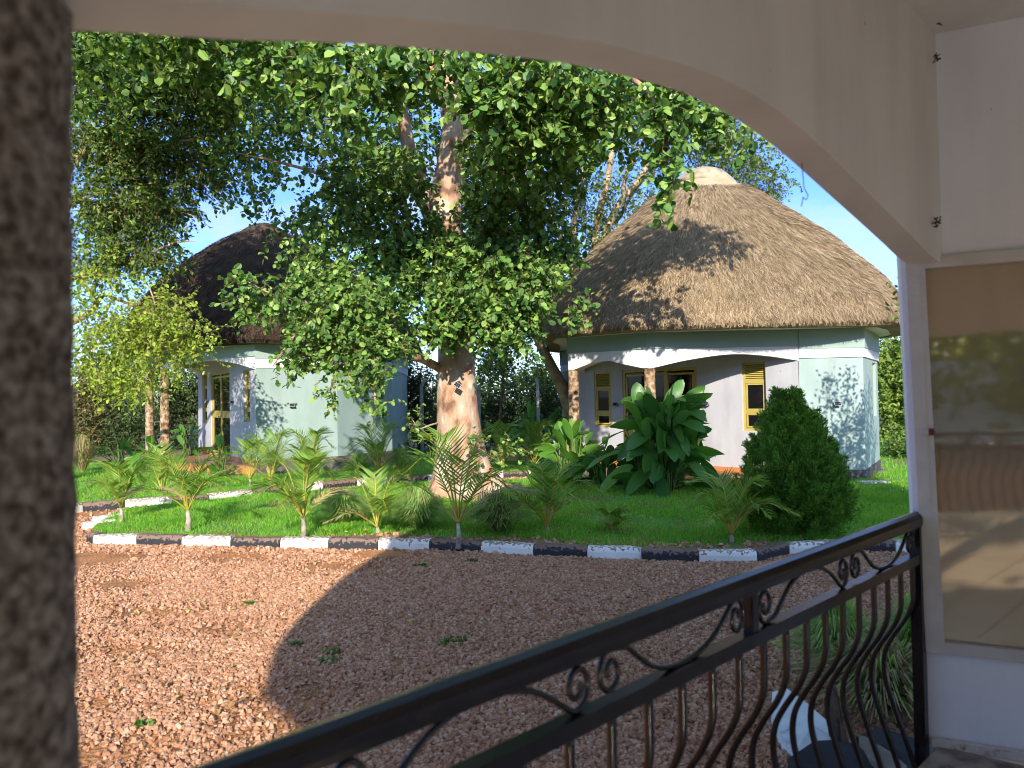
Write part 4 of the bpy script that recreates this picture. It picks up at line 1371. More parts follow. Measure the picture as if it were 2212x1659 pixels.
# crown
a = Acc()
big = [  # near, sunlit, large leaves
    (740, 165, 9.4, 95, 100, .5, 120), (640, 130, 9.8, 90, 60, .5, 60), (870, 160, 9.8, 60, 60, .4, 50), (1085, 215, 9.8, 100, 80, .5, 130), (1205, 230, 10.2, 95, 80, .6, 140),
    (1310, 215, 10.2, 50, 35, .5, 40), (1130, 325, 10.8, 90, 55, .5, 70), (560, 110, 10, 80, 50, .5, 50), (1180, 150, 9.6, 160, 40, .5, 80), (960, 120, 9.6, 120, 30, .4, 50),
    (1430, 255, 9.6, 28, 50, .4, 50), (1448, 372, 9.6, 12, 45, .2, 20), (1440, 190, 9.6, 45, 30, .5, 35), (1540, 235, 9.7, 45, 25, .4, 26), (1615, 290, 9.9, 25, 10, .3, 7)]
blob_sprays(a, big, 0.125, 1.15, per=9, twig=0.42, shell=0.2)
mid = [
    (935, 600, 12.6, 70, 70, .5, 75), (1030, 540, 12.6, 90, 70, .6, 110), (1100, 600, 12.4, 100, 90, .7, 130), (1165, 615, 12.3, 45, 40, .5, 45), (1000, 660, 12.3, 80, 60, .5, 110), (1080, 680, 12.4, 80, 50, .5, 90),
    (940, 690, 12.5, 60, 40, .4, 55), (1150, 500, 12.8, 110, 70, .6, 140), (1080, 440, 12.9, 90, 70, .6, 110), (1190, 560, 12.9, 50, 50, .5, 50), (1235, 655, 12.2, 14, 20, .3, 9), (860, 400, 12.6, 60, 50, .4, 45),
    (860, 500, 12.9, 90, 70, .6, 110), (905, 540, 12.9, 60, 60, .4, 60), (820, 610, 13.0, 80, 70, .6, 100), (1160, 390, 12.2, 70, 50, .6, 50), (1060, 360, 12.2, 60, 60, .4, 50),
    (800, 370, 13.0, 100, 80, .6, 120), (860, 330, 12.0, 50, 40, .4, 30), (740, 440, 13.2, 80, 80, .6, 80), (700, 540, 13.5, 80, 70, .6, 75), (1130, 735, 12.5, 40, 14, .3, 8), (1225, 360, 11.6, 40, 50, .5, 22)]
blob_sprays(a, mid, 0.115, 1.2, per=9, twig=0.40, shell=0.25)
low = [
    (690, 680, 11.4, 100, 62, .6, 120), (600, 640, 11.3, 70, 28, .5, 34), (770, 630, 11.6, 70, 50, .5, 75), (750, 725, 11.5, 75, 48, .5, 80), (650, 745, 11.4, 55, 25, .5, 34), (800, 790, 11.5, 30, 50, .4, 38),
    (735, 800, 11.5, 35, 25, .4, 20), (820, 870, 11.5, 14, 25, .3, 10), (605, 780, 11.4, 20, 22, .3, 9), (540, 600, 11.3, 50, 18, .3, 16), (530, 655, 11.3, 40, 25, .3, 16), (840, 700, 11.9, 60, 50, .5, 55), (690, 590, 11.6, 60, 30, .4, 28), (725, 850, 11.5, 14, 20, .3, 6)]
blob_sprays(a, low, 0.095, 1.1, per=11, twig=0.36, shell=0.2)
dark = [
    (760, 300, 14.8, 140, 120, .8, 190), (640, 230, 14.6, 130, 110, .8, 150), (880, 250, 15.0, 100, 120, .8, 130), (760, 460, 15, 120, 80, .8, 120), (870, 560, 14.9, 110, 90, .8, 130), (1080, 480, 14.9, 130, 110, .9, 190),
    (1000, 330, 15, 100, 110, .8, 120), (1120, 610, 14.7, 80, 70, .8, 90), (560, 330, 14.2, 80, 70, .6, 40), (570, 420, 14.2, 80, 40, .5, 28), (1180, 250, 14, 170, 100, .9, 170), (820, 650, 14.6, 90, 70, .6, 80), (620, 480, 14.2, 60, 50, .5, 30), (900, 130, 14.5, 220, 70, .9, 190), (520, 170, 14.4, 110, 90, .8, 90)]
blob_sprays(a, dark, 0.105, 1.0, per=9, twig=0.42, shell=0.1)
world_sprays(a, [(-3.7, 9.5, 8.2, 1.3, .9, 1.1, 230), (-2.0, 9.9, 8.5, 1.2, .9, 1.2, 220), (-0.6, 10.2, 8.9, 1.0, .9, 1.1, 130), (-4.9, 10.4, 8.3, 1.0, .9, 1.2, 150), (-4.5, 12.6, 9.4, 2.6, 1.6, 1.5, 420), (-7.2, 13.2, 9.0, 1.6, 1.5, 1.6, 250), (0.5, 13, 10.2, 3.4, 2.0, 1.8, 420), (3.6, 10.4, 7.5, 1.5, 1.0, .75, 330), (2.3, 10.3, 7.0, .9, .6, .5, 170), (1.3, 12, 6.6, .9, .6, .5, 110), (2.6, 11.5, 7.4, 1.3, 1.0, 1.0, 160)], 0.13, per=8, twig=.45, shell=0.1, twigs=False)  # unseen leaf masses above the view, added to shade the crown and hut roofs
sprays(a, np.repeat(P(893, 915, ty - .8)[None], 6, 0), np.array([.16, .1, .14]), 6, .095, per=5, twig=.2)
for (u, v) in ((905, 905), (1085, 985), (1110, 960), (1040, 970), (1055, 1000), (1020, 955), (1130, 975)):
    sprays(a, np.repeat(P(u, v, ty - .9)[None], 5, 0), np.array([.12, .1, .10]), 5, .085, per=6, twig=.22, droop=-.3, mi=0)
a.build('crown', [M['leaf'], M['twig']], t1)

# left tree with fine leaves (trunk hidden behind our pillar)
t0 = tree('fine_leaved_tree', 'loose tree with fine yellow-green leaves arching in from the left side', (-11.6, 15.2, 0))
a = Acc()
tb = np.array([-11.6, 15.2, -0.1])
limb(a, [tb, tb + [.2, 0, 1.6], tb + [.1, -.1, 3.2], tb + [.5, -.3, 5.0], tb + [.6, -.3, 7.5], tb + [1.0, -.2, 10]], .28, .07, 12, 40)
def L0(*pv, r0=.1, r1=.02, wob=0.0): limb(a, [P(*q) for q in pv], r0, r1, 8, 26, wob=wob)
L0((-50, 640, 15.2), (165, 600, 15), (220, 590, 14.8), (290, 560, 14.6), (380, 525, 14.5), (430, 520, 14.4), r0=.09, r1=.004)
L0((-45, 480, 15.2), (165, 340, 14.8), (220, 320, 14.6), (300, 325, 14.5), (420, 300, 14.4), r0=.12, r1=.02)
L0((-50, 780, 15.2), (170, 690, 14.8), (215, 645, 14.6), (235, 640, 14.5), (330, 680, 14.4), (400, 720, 14.4), r0=.08, r1=.01)
L0((215, 330, 14.7), (235, 260, 14.6), (240, 150, 14.5), (230, 60, 14.4), r0=.10, r1=.03)
L0((-40, 300, 15.2), (150, 240, 14.8), (250, 235, 14.5), (360, 225, 14.4), r0=.05, r1=.01)
L0((-45, 500, 15.2), (150, 440, 14.8), (220, 420, 14.6), (330, 440, 14.5), (430, 470, 14.5), r0=.05, r1=.01)
L0((280, 560, 14.6), (330, 640, 14.5), (345, 760, 14.4), (350, 800, 14.4), r0=.02, r1=.006)
L0((240, 650, 14.5), (215, 710, 14.4), (190, 790, 14.4), r0=.025, r1=.006)
L0((215, 540, 14.7), (270, 450, 14.6), (330, 380, 14.6), (420, 350, 14.5), r0=.05, r1=.01)
a.build('trunk', M['bark2'], t0)
a = Acc()
fb = [(250, 150, 14.5, 110, 80, .9, 330), (400, 170, 14.8, 110, 90, .9, 300), (230, 300, 14.5, 90, 90, .9, 260), (340, 330, 14.6, 110, 90, .8, 300), (440, 370, 14.6, 50, 60, .6, 70), (250, 440, 14.5, 100, 70, .8, 200), (350, 450, 14.6, 70, 50, .6, 110),
      (320, 540, 14.6, 70, 50, .6, 90), (230, 540, 14.5, 80, 50, .6, 95), (200, 90, 14.4, 100, 50, .8, 140), (470, 230, 14.8, 60, 80, .6, 90)]
blob_sprays(a, fb, 0.085, 1.75, per=12, twig=0.40, shell=0.1, wfac=.6, T=LEAF_T)
world_sprays(a, [(-4.6, 10.6, 7.6, 1.2, .8, .8, 160), (-6.6, 11.4, 8.2, 1.3, 1.0, 1.2, 190), (-8.6, 16.0, 9.6, 2.0, 1.6, 1.8, 260), (-7.0, 17.2, 8.4, 1.4, 1.3, 1.2, 300), (-9.8, 18, 7.0, 1.6, 1.6, 1.6, 260), (-6.0, 17.6, 9.8, 1.8, 1.4, 1.5, 340)], .12, per=9, twig=.5, shell=.1, twigs=False)  # out-of-view foliage added as blockers to darken this tree and the left roof
yb = [(230, 590, 14.3, 60, 60, .5, 70), (250, 700, 14.2, 75, 45, .5, 100), (340, 650, 14.3, 60, 35, .5, 60), (330, 710, 14.2, 80, 45, .5, 120), (220, 760, 14.3, 55, 50, .5, 70), (390, 745, 14.3, 50, 35, .4, 45), (345, 790, 14.2, 24, 24, .3, 24), (250, 815, 14.3, 50, 28, .4, 36), (310, 820, 14.2, 22, 26, .3, 22), (430, 700, 14.3, 30, 24, .3, 16), (185, 650, 14.2, 30, 70, .4, 50)]
blob_sprays(a, yb, 0.085, 1.1, per=12, twig=0.55, shell=0.1, mi=2, wfac=.65)
a.build('crown', [M['leaf2'], M['twig'], M['leaf3']], t0)

# tree behind, left of the right hut
t2 = tree('pale_branched_tree', 'tree with pale forked limbs rising behind the sunlit hut roof', (2.0, 22.6, 0))
a = Acc()
def L2(*pv, r0=.1, r1=.02, seg=30): limb(a, [P(*q) for q in pv], r0, r1, 9, seg)
L2((1243, 1035, 20.6), (1240, 940, 20.6), (1238, 860, 20.6), (1245, 780, 20.6), (1262, 700, 20.6), (1280, 620, 20.7), (1300, 560, 21.2), r0=.30, r1=.17)
L2((1236, 900, 20.6), (1215, 840, 20.5), (1190, 790, 20.4), (1165, 740, 20.3), (1140, 680, 20.2), (1110, 620, 20.1), (1080, 560, 20), r0=.21, r1=.06)
L2((1165, 740, 20.3), (1162, 690, 20.3), (1170, 620, 20.3), (1160, 540, 20.3), r0=.09, r1=.03)
L2((1290, 600, 20.8), (1340, 570, 22.2), (1400, 500, 23.4), (1450, 420, 23.6), (1500, 370, 23.8), r0=.17, r1=.04)
L2((1290, 600, 20.8), (1310, 500, 21.2), (1345, 430, 21.4), (1380, 390, 21.5), (1405, 340, 21.6), (1440, 290, 21.6), r0=.15, r1=.04)
L2((1345, 430, 21.4), (1355, 370, 21.4), (1400, 290, 21.4), (1440, 220, 21.4), r0=.08, r1=.03)
L2((1285, 600, 20.8), (1290, 480, 21), (1310, 400, 21), (1325, 300, 21), (1330, 230, 21), (1345, 150, 21), r0=.13, r1=.05)
L2((1260, 690, 20.6), (1240, 600, 20.6), (1240, 480, 20.6), (1260, 380, 20.6), (1255, 250, 20.6), (1265, 150, 20.6), r0=.12, r1=.03)
L2((1240, 560, 20.6), (1190, 480, 20.6), (1160, 420, 20.6), (1110, 350, 20.6), (1030, 300, 20.6), r0=.09, r1=.02)
L2((1300, 470, 21.2), (1330, 480, 22), (1380, 400, 22), (1460, 330, 22), (1560, 300, 22.5), (1640, 330, 23), r0=.07, r1=.02)
a.build('trunk', M['bark2'], t2)
a = Acc()
cb = [(1250, 250, 20.8, 110, 100, 1.2, 200), (1380, 260, 21.5, 100, 90, 1.2, 200), (1500, 300, 22, 90, 70, 1.1, 190), (1600, 330, 22.8, 80, 60, 1.0, 220), (1630, 400, 23, 70, 45, .9, 110), (1320, 400, 21.3, 80, 80, 1.1, 110), (1230, 430, 20.8, 80, 90, 1.1, 150),
      (1290, 520, 21, 60, 60, .9, 90), (1180, 560, 20.5, 80, 70, .9, 130), (1120, 650, 20.2, 70, 60, .8, 110), (1060, 580, 20.2, 70, 70, .8, 90), (1230, 640, 20.6, 60, 60, .8, 110), (1100, 400, 20.7, 100, 80, 1, 110), (1060, 320, 20.7, 80, 60, .9, 70), (1400, 430, 22, 60, 50, .8, 70), (1660, 430, 23.2, 40, 25, .6, 30),
      (1350, 500, 22.3, 50, 45, .7, 55), (1190, 700, 20.5, 50, 40, .6, 60), (1560, 250, 22.6, 90, 60, 1, 130), (1330, 150, 21, 200, 80, 1.3, 260), (1090, 760, 20.6, 70, 35, .7, 60), (1100, 700, 20.3, 60, 30, .6, 50), (1680, 380, 23, 40, 40, .6, 30)]
blob_sprays(a, cb, 0.105, 1.3, per=10, twig=0.5, shell=0.1, wfac=.6)
a.build('crown', [M['leaf2'], M['twig']], t2)

# tall shrub by the right hut; throws its shadow on the blue wall
sb = np.array([6.98, 10.8, 0.0])
t3 = thing('tall_shrub', 'tall airy shrub with upright leafy shoots between the porch wall and blue hut', 'shrub', sb)
a = Acc()
tips = [((-.25, .1, 3.5), 1), ((.15, .2, 3.55), 1), ((-.05, -.1, 2.6), .8), ((.55, .2, 3.2), 1), ((-.75, .2, 2.9), 1), ((-.5, .0, 2.2), .8), ((.8, -.1, 2.6), .8), ((.45, -.2, 2.9), .9), ((-.62, .1, .95), .5), ((1.2, 0, 3.3), 1), ((1.5, .2, 2.8), 1), ((-.98, -.1, 3.1), .6), ((1.0, .3, 3.6), 1)]
stems = []
for tp, q in tips:
    tp = sb + np.array(tp) + [0, 0, .42 * max(0.0, min(1.0, tp[2] - 1.2))]
    pts = curve([sb + [rng.normal() * .08, rng.normal() * .08, -.05], sb + (tp - sb) * [.35, .35, .45], sb + (tp - sb) * [.75, .75, .75], tp], 18)
    a.tube(pts, np.linspace(.02, .005, len(pts)), 6)
    stems.append(pts)
a.build('stem', M['twig'], t3)
a = Acc()
for pts in stems:
    k = 420
    ii = rng.integers(len(pts) // 5, len(pts), k)
    q = pts[ii] + rng.normal(size=(k, 3)) * [.11, .11, .08]
    put_leaves(a, q, unit(rng.normal(size=(k, 3)) + [0, 0, .6]), unit(rng.normal(size=(k, 3)) + [0, -.4, .5]), .10 * (.6 + .6 * rng.random(k)), .045, LEAF_T)
a.build('foliage', M['leaf2'], t3)

# ------------------------------------------------------------------ background bushes and hedge
def bush(name, label, blobs, m, leaf, per=8, twig=.3, base=None, group=None, T=SLIM_T, wf=.45, dens=1.0, droop=-.3, stems=5, cat='bush', m2=None):
    c0 = P(blobs[0][0], 900, blobs[0][2])
    base = base if base is not None else (float(c0[0]), float(blobs[0][2]), 0.0)
    o = thing(name, label, cat, base, group)
    a = Acc()
    b = np.array(base)
    for k in range(stems):
        bl = blobs[k % len(blobs)]
        tip = P(bl[0] + rng.uniform(-.6, .6) * bl[3], bl[1] - rng.uniform(.1, .7) * bl[4], bl[2])
        st = b + np.array([rng.normal() * .05, rng.normal() * .05, -0.05])
        limb(a, [st, (st + tip) / 2 + rng.normal(size=3) * .12, tip], .035, .01, 6, 10)
    a.build('stem', M['twig'], o)
    a = Acc()
    blob_sprays(a, blobs, leaf, dens, per=per, twig=twig, T=T, wfac=wf, droop=droop, shell=.1, twigs=False, mi=0)
    a.build('foliage', [m, M['twig']], o)
    return o
HG = 'dense bushes of the boundary hedge'
bush('hedge_bush', 'yellowish dry bush at the far left behind the fountain grass', [(200, 880, 27, 45, 90, .9, 420), (180, 960, 26.5, 40, 40, .7, 160)], M['dryhedge'], .16, group=HG)
bush('hedge_bush', 'tall feathery green bush behind the left edge of the dark hut', [(270, 830, 28, 90, 70, 1.0, 520), (230, 800, 28, 60, 40, .9, 150)], M['hedge2'], .17, group=HG)
bush('hedge_bush', 'dark olive bush seen left of the two porch pillars', [(280, 920, 27, 80, 60, .9, 560), (240, 970, 26.6, 70, 30, .7, 140)], M['hedge'], .15, group=HG, m2=None)
bush('hedge_bush', 'dark green bush seen between the porch pillars and the glass door', [(390, 880, 30, 70, 100, .9, 760), (420, 840, 30, 60, 60, .8, 300)], M['hedge'], .15, group=HG)
bush('hedge_bush', 'dark twiggy bush between the shaded blue wall and the big trunk', [(905, 870, 27, 55, 85, .9, 520), (880, 830, 27, 40, 70, .8, 240), (935, 930, 26.5, 60, 45, .8, 260)], M['hedge'], .14, group=HG, stems=9)
bush('hedge_bush', 'dark bush right of the big trunk behind the white fence post', [(1080, 890, 27, 70, 75, .9, 520), (1040, 930, 26.5, 50, 40, .8, 200)], M['hedge'], .14, group=HG, stems=9)
bush('hedge_bush', 'dark bush behind the broad leaves and left of the pillar', [(1190, 880, 27, 70, 80, .9, 520), (1150, 930, 26, 70, 35, .8, 200)], M['hedge'], .14, group=HG, stems=9)
bush('bright_bush', 'yellow-green bush rising right beside the big trunk', [(1065, 790, 25, 45, 45, .8, 230), (1100, 740, 25, 35, 30, .6, 90)], M['hedge2'], .12, T=LEAF_T, wf=.6)
bush('bright_bush', 'round bright green bush top between the pale tree limbs', [(1160, 820, 30, 45, 40, .8, 330)], M['hedge2'], .12, T=LEAF_T, wf=.6)
bush('side_bush', 'sunlit green bushes behind the right end of the blue hut', [(1960, 860, 24, 80, 110, 1.2, 900), (1930, 780, 25, 60, 70, 1, 320), (2050, 800, 25, 90, 140, 1.2, 500)], M['hedge2'], .15, T=LEAF_T, wf=.6)
bush('side_bush', 'low dark green bush at the hut corner behind the white block', [(1985, 985, 20, 70, 35, .6, 320), (1950, 960, 21, 50, 30, .6, 130)], M['leaf2'], .10, T=LEAF_T, wf=.55)
# far wood closing the horizon
a = Acc()
for k in range(64):
    x = -75 + k * 2.5 + rng.normal() * .8
    yy = 48 + rng.normal() * 5
    hh = 3.2 + rng.random() * 2.4
    if -6 < x < 8: hh *= .8
    sprays(a, np.repeat(np.array([[x, yy, hh * .45]]), 110, 0), np.array([2.2, 1.8, hh * .55]), 110, .42, per=7, twig=.9, T=SLIM_T, wfac=.6, twigs=False, droop=-.1)
tag(a.build('far_trees', [M['hedge'], M['twig']]), 'distant line of dark trees and scrub beyond the compound', 'trees', kind='stuff')
# bright far canopy seen through the gap
# fence posts
for i, (u, v0, y, ln, lab) in enumerate([(910, 818, 25.2, .16, 'grey concrete post with bent top left of the big trunk'), (1034, 822, 25.2, .16, 'grey concrete post just right of the big trunk'), (1161, 817, 25.2, -.05, 'grey concrete post behind the broad dark leaves')]):
    tp = P(u, v0, y)
    b = np.array([tp[0], y, 0])
    o = thing('fence_post', lab, 'post', b, 'concrete posts of the back fence')
    a = Acc()
    a.beam(b, [b[0], y, tp[2] - .25], .11, .11, up=(0, 1, 0))
    a.beam([b[0], y, tp[2] - .26], [b[0] + ln, y, tp[2]], .10, .10, up=(0, 1, 0))
    a.build('shaft', M['post'], o)

# ------------------------------------------------------------------ plants
def palm(label, base, height, spread, nf=9, trunk=.3, seed=0, lean=(0, 0), m='palm', group='young palms along the kerb', tr_r=.035):
    height, trunk, tr_r = height * .82, trunk * .85, tr_r * .8
    r = np.random.default_rng(seed)
    base = np.array(base, float)
    o = thing('palm', label, 'palm', base, group)
    a = Acc()
    top = base + np.array([lean[0], lean[1], trunk])
    a.tube([base - [0, 0, .03], base * .5 + top * .5 + [.01, 0, 0], top], [tr_r * 1.5, tr_r * 1.05, tr_r * .7], 8)
    a.build('trunk', M['palmtrunk'], o)
    a = Acc()
    dead = {2} if r.random() < .75 else {2, 5}
    for k in range(nf):
        az = k / nf * 2 * math.pi * 1.0 + r.normal() * .35
        up = 0.5 + 0.5 * r.random()
        if k % 3 == 0: up = 1.15
        if k % 3 == 2: up *= .7
        if k in dead: up = .18
        hz = spread * (0.95 + .35 * r.random()) * (1.35 - up * .62)
        H = (height - trunk) * min(1.05, (0.25 + .72 * up))
        d = np.array([math.cos(az), math.sin(az), 0])
        p0 = top
        p1 = top + d * hz * .22 + [0, 0, H * .50]
        p2 = top + d * hz * .55 + [0, 0, H * .95]
        p3 = top + d * hz * 1.05 + [0, 0, H * (.68 if up < 1 else .98)]
        rc = curve([p0, p1, p2, p3], 30)
        a.tube(rc, np.linspace(.013, .003, len(rc)), 5, mi=1)
        n = len(rc)
        seg = np.linspace(n * .28, n - 1.01, 25)
        ii = seg.astype(int)
        fr_ = (seg - ii)[:, None]
        q = rc[ii] * (1 - fr_) + rc[np.minimum(ii + 1, n - 1)] * fr_
        tng = unit(rc[np.minimum(ii + 1, n - 1)] - rc[ii])
        side = unit(np.cross(tng, [0, 0, 1]))
        nn = np.cross(side, tng)
        tt = np.linspace(0, 1, len(seg))
        ll = (0.34 * np.sin(np.pi * (0.12 + .80 * tt)) + .05) * (height * .42 + .42)
        for sg in (-1, 1):
            D = unit(side * sg * .9 + tng * (.55 + .5 * tt[:, None]) + nn * (.30 + r.normal(size=(len(q), 1)) * .09))
            T = (np.array([[-.3, 0, 0], [.3, 0, 0], [.5, .45, -.02], [0, 1, -.22], [-.5, .45, -.02]]), np.array([[0, 1, 2, 3], ]))
            tv = np.array([[-.3, 0, 0], [.3, 0, 0], [.5, .45, -.01], [-.5, .45, -.01], [.0, 1, -.20], [-.02, 1, -.20]])
            keep = r.random(len(q)) > .10
            put_leaves(a, q[keep], D[keep], (nn + side * sg * .35 + r.normal(size=q.shape) * .12)[keep], (ll * (.85 + .3 * r.random(len(q))))[keep], .022, (tv, np.array([[0, 1, 2, 3], [3, 2, 4, 5]])), mi=2 if k in dead else 0)
    a.build('crown', [M[m], M['rachis'], M['straw']], o)
    return o
palm('small palm nearest our pillar at the left tip of the bed', G(262, 1128, .08), 1.05, .55, 8, .26, 1)
palm('palm with wide yellow-stalked fronds, second from the left tip', G(406, 1148, .08), 1.22, .75, 9, .36, 2, tr_r=.045)
palm('palm with shaggy dry trunk in front of the blue wall corner', G(655, 1165, .08), 1.25, .62, 10, .34, 3, tr_r=.04)
palm('trunkless bright palm left of the fountain grass clump', G(815, 1152, .08), .95, .62, 9, .10, 4)
palm('tall half-lit palm in front of the big trunk', G(990, 1180, .08), 1.62, .80, 9, .34, 52, tr_r=.034)
palm('shaded bushy palm right of the big trunk', G(1182, 1152, .08), 1.05, .72, 12, .10, 6)
palm('shaded palm leaning before the conifer', G(1580, 1172, .08), .90, .60, 12, .12, 7)
palm('tiny palm seedling alone in the shaded lawn', G(1322, 1150, .08), .36, .22, 6, .02, 8)
palm('palm beside the left hut porch step', G(540, 1052, .06), 1.15, .62, 8, .2, 9, group='palms behind the second kerb')
palm('palm just behind the kerb, lit yellow, before the blue wall', G(585, 1056, .06), 1.35, .65, 9, .2, 10, group='palms behind the second kerb')
palm('palm growing against the middle of the sunlit blue wall', G(668, 1043, .06), 1.35, .75, 10, .18, 11, group='palms behind the second kerb')
palm('palm at the shaded corner of the blue wall', G(818, 1040, .06), 1.45, .72, 13, .25, 12, group='palms behind the second kerb')
palm('palm half hidden behind the right side of the big trunk', G(1085, 1022, .06), 1.4, .75, 9, .22, 13, group='palms behind the second kerb')
palm('bright palm left of the lit broad-leaved plant', G(1155, 1012, .06), 1.35, .55, 13, .1, 14, group='palms behind the second kerb')
palm('palm low at the far left behind the second kerb', G(350, 1072, .06), 1.1, .7, 8, .12, 15, group='palms behind the second kerb')

def broad(label, base, height, spread, nl, m, seed, leaf=.6, wf=.30, group='broad-leaved clumps'):
    r = np.random.default_rng(seed)
    base = np.array(base, float)
    o = thing('broad_leaved_plant', label, 'plant', base, group)
    st, a = Acc(), Acc()
    for k in range(nl):
        az = r.random() * 6.283
        q = r.random()
        H = height * (.22 + .78 * r.random() ** .8)
        q = min(1.0, math.sqrt(max(0.0, 1 - (H / height * .93) ** 2)) * (.12 + .88 * r.random()) + .10)
        hz = spread * q
        L = leaf * (.7 + .5 * r.random())
        d = np.array([math.cos(az), math.sin(az), 0])
        root = base + d * spread * .22 * r.random() + [0, 0, -.02]
        p2 = base + d * hz * .55 + [0, 0, max(.08, H - L * .55)]
        pm = root * .5 + p2 * .5 + [0, 0, .08]
        sp = curve([root, pm, p2], 8)
        st.tube(sp, np.linspace(.016, .008, len(sp)), 5)
        # blade: arching strip with folded midrib
        el = rad(r.uniform(48, 82)) if r.random() < .48 - .25 * q else rad(r.uniform(-45, 40))
        dirn = unit(d * math.cos(el) + np.array([0, 0, math.sin(el)]) + r.normal(size=3) * .12)
        bend = .15 + .65 * q
        n = 9
        t = np.linspace(0, 1, n)
        pts = p2 + dirn * (t[:, None] * L) + np.array([0, 0, -1]) * (t[:, None] ** 2) * L * .5 * bend
        tg = unit(np.gradient(pts, axis=0))
        side = unit(np.cross(dirn, [0, 0, 1]) + r.normal(size=3) * .75)
        side = unit(side - dirn * np.dot(side, dirn))
        nr = unit(np.cross(side, tg))
        wv = L * wf * .5 * np.sin(np.pi * np.clip(t * .93 + .05, 0, 1)) ** .62
        wv[-1] = 0.002
        wave = .05 * L * np.sin(t * 9 + r.random() * 6)
        fold = .22
        Lf = pts + side * wv[:, None] + nr * (wv * fold + wave * .3)[:, None]
        Rt = pts - side * wv[:, None] + nr * (wv * fold - wave * .3)[:, None]
        V = np.concatenate([Lf, pts, Rt])
        f = [[i, i + 1, n + i + 1, n + i] for i in range(n - 1)] + [[n + i, n + i + 1, 2 * n + i + 1, 2 * n + i] for i in range(n - 1)]
        a.add(V, f, 0, True)
    st.build('stem', M['stem'], o)
    a.build('foliage', M[m], o)
    return o
broad('largest clump of tall paddle leaves standing before the porch door', G(1432, 1058, .08), 2.10, 1.50, 165, 'broad', 21, .72, .36)
broad('bright low clump of broad leaves before the left porch pillar', G(1232, 1040, .08), 1.30, 1.05, 66, 'broad2', 22, .58, .31)
broad('dark low clump between the bright clump and the tallest clump', G(1300, 1046, .08), 1.05, .70, 34, 'broad', 32, .48, .38)
broad('dark fern-like clump of long leaves behind, in front of the fence post', (.65, 20.0, 0), 1.8, 1.15, 46, 'broad', 23, .85, .20)
broad('bright clump of upright leaves at the left hut pillars', G(318, 1015, .06), 1.0, .75, 24, 'broad2', 24, .52, .30)
broad('dark clump behind the left hut pillars', (-10.2, 22.2, .1), 1.25, .8, 22, 'broad', 25, .55, .30)
broad('clump of leaves left of the pillars in shade', G(258, 1010, .06), .95, .7, 20, 'broad', 26, .5, .28)
broad('small clump at the porch step of the left hut', G(478, 1030, .06), 1.0, .5, 16, 'broad2', 27, .42, .30)

def tuft(label, base, h, spread, n, seed, m='tuft', dry=.12, group='fountain grass tufts'):
    n = int(n * 1.5)
    r = np.random.default_rng(seed)
    base = np.array(base, float)
    a = Acc()
    az = r.random(n) * 6.283
    q = r.random(n) ** .7
    root = base + np.stack([np.cos(az), np.sin(az), np.zeros(n)], 1) * (.12 * r.random(n))[:, None] * spread
    n_ = n
    hz = spread * q
    H = 1.25 * h * (1 - .5 * q * q) * (.6 + .5 * r.random(n))
    d = np.stack([np.cos(az), np.sin(az), np.zeros(n)], 1)
    sd = np.stack([-np.sin(az), np.cos(az), np.zeros(n)], 1)
    P0, P1 = root, root + d * (hz * .35)[:, None] + np.array([0, 0, 1]) * (H * .72)[:, None]
    P2 = root + d * (hz * .8)[:, None] + np.array([0, 0, 1]) * (H * .95)[:, None]
    P3 = root + d * (hz * 1.15)[:, None] + np.array([0, 0, 1]) * (H * .8)[:, None]
    wv = .007
    V = np.stack([P0 - sd * wv, P0 + sd * wv, P1 + sd * wv, P1 - sd * wv, P2 + sd * wv * .7, P2 - sd * wv * .7, P3 + sd * .001, P3 - sd * .001], 1)
    f = np.array([[0, 1, 2, 3], [3, 2, 4, 5], [5, 4, 6, 7]])
    nd = int(n * dry)
    a.add(V[nd:].reshape(-1, 3), ((np.arange(n - nd) * 8)[:, None, None] + f[None]).reshape(-1, 4), 0)
    if nd:
        a.add(V[:nd].reshape(-1, 3), ((np.arange(nd) * 8)[:, None, None] + f[None]).reshape(-1, 4), 1)
    return tag(a.build('grass_tuft', [M[m], M['straw']], origin=base), label, 'grass', group)
tuft('fine grass tuft left of the bright trunkless palm', G(745, 1130, .08), .42, .50, 900, 31)
tuft('lit grass tuft with orange dry base before the big tree', G(905, 1142, .08), .48, .55, 1100, 32)
tuft('shaded grass tuft right of the half-lit palm', G(1078, 1150, .08), .48, .52, 1000, 33, dry=.25)
tuft('grass tuft behind the left hut kerb beside the trunk', G(868, 1036, .06), .6, .5, 500, 34)
tuft('grass tuft in shade at the foot of the blue wall', G(775, 1030, .06), .5, .5, 400, 35)
tuft('tan dry grass tuft at the far left', G(178, 1020, .06), .85, .5, 700, 36, dry=.85)
tuft('low spiky tuft before the porch step of the right hut', G(1335, 1050, .08), .24, .38, 260, 37, m='broad')
tuft('low pale tuft between the tall clump and the conifer', G(1535, 1048, .08), .26, .42, 300, 38)
tuft('green grass tuft seen through the rail bars', G(1810, 1462), .44, .38, 520, 39, dry=.1)
tuft('pale trailing grass tuft beside the rail post', G(1905, 1530), .34, .5, 700, 40, dry=.7)
tuft('grass tuft at the outside of the porch wall', G(1985, 1440), .42, .35, 400, 41)
tuft('thin grass at the hut corner by the white block', (6.9, 16.2, 0.03), .3, .6, 250, 42)

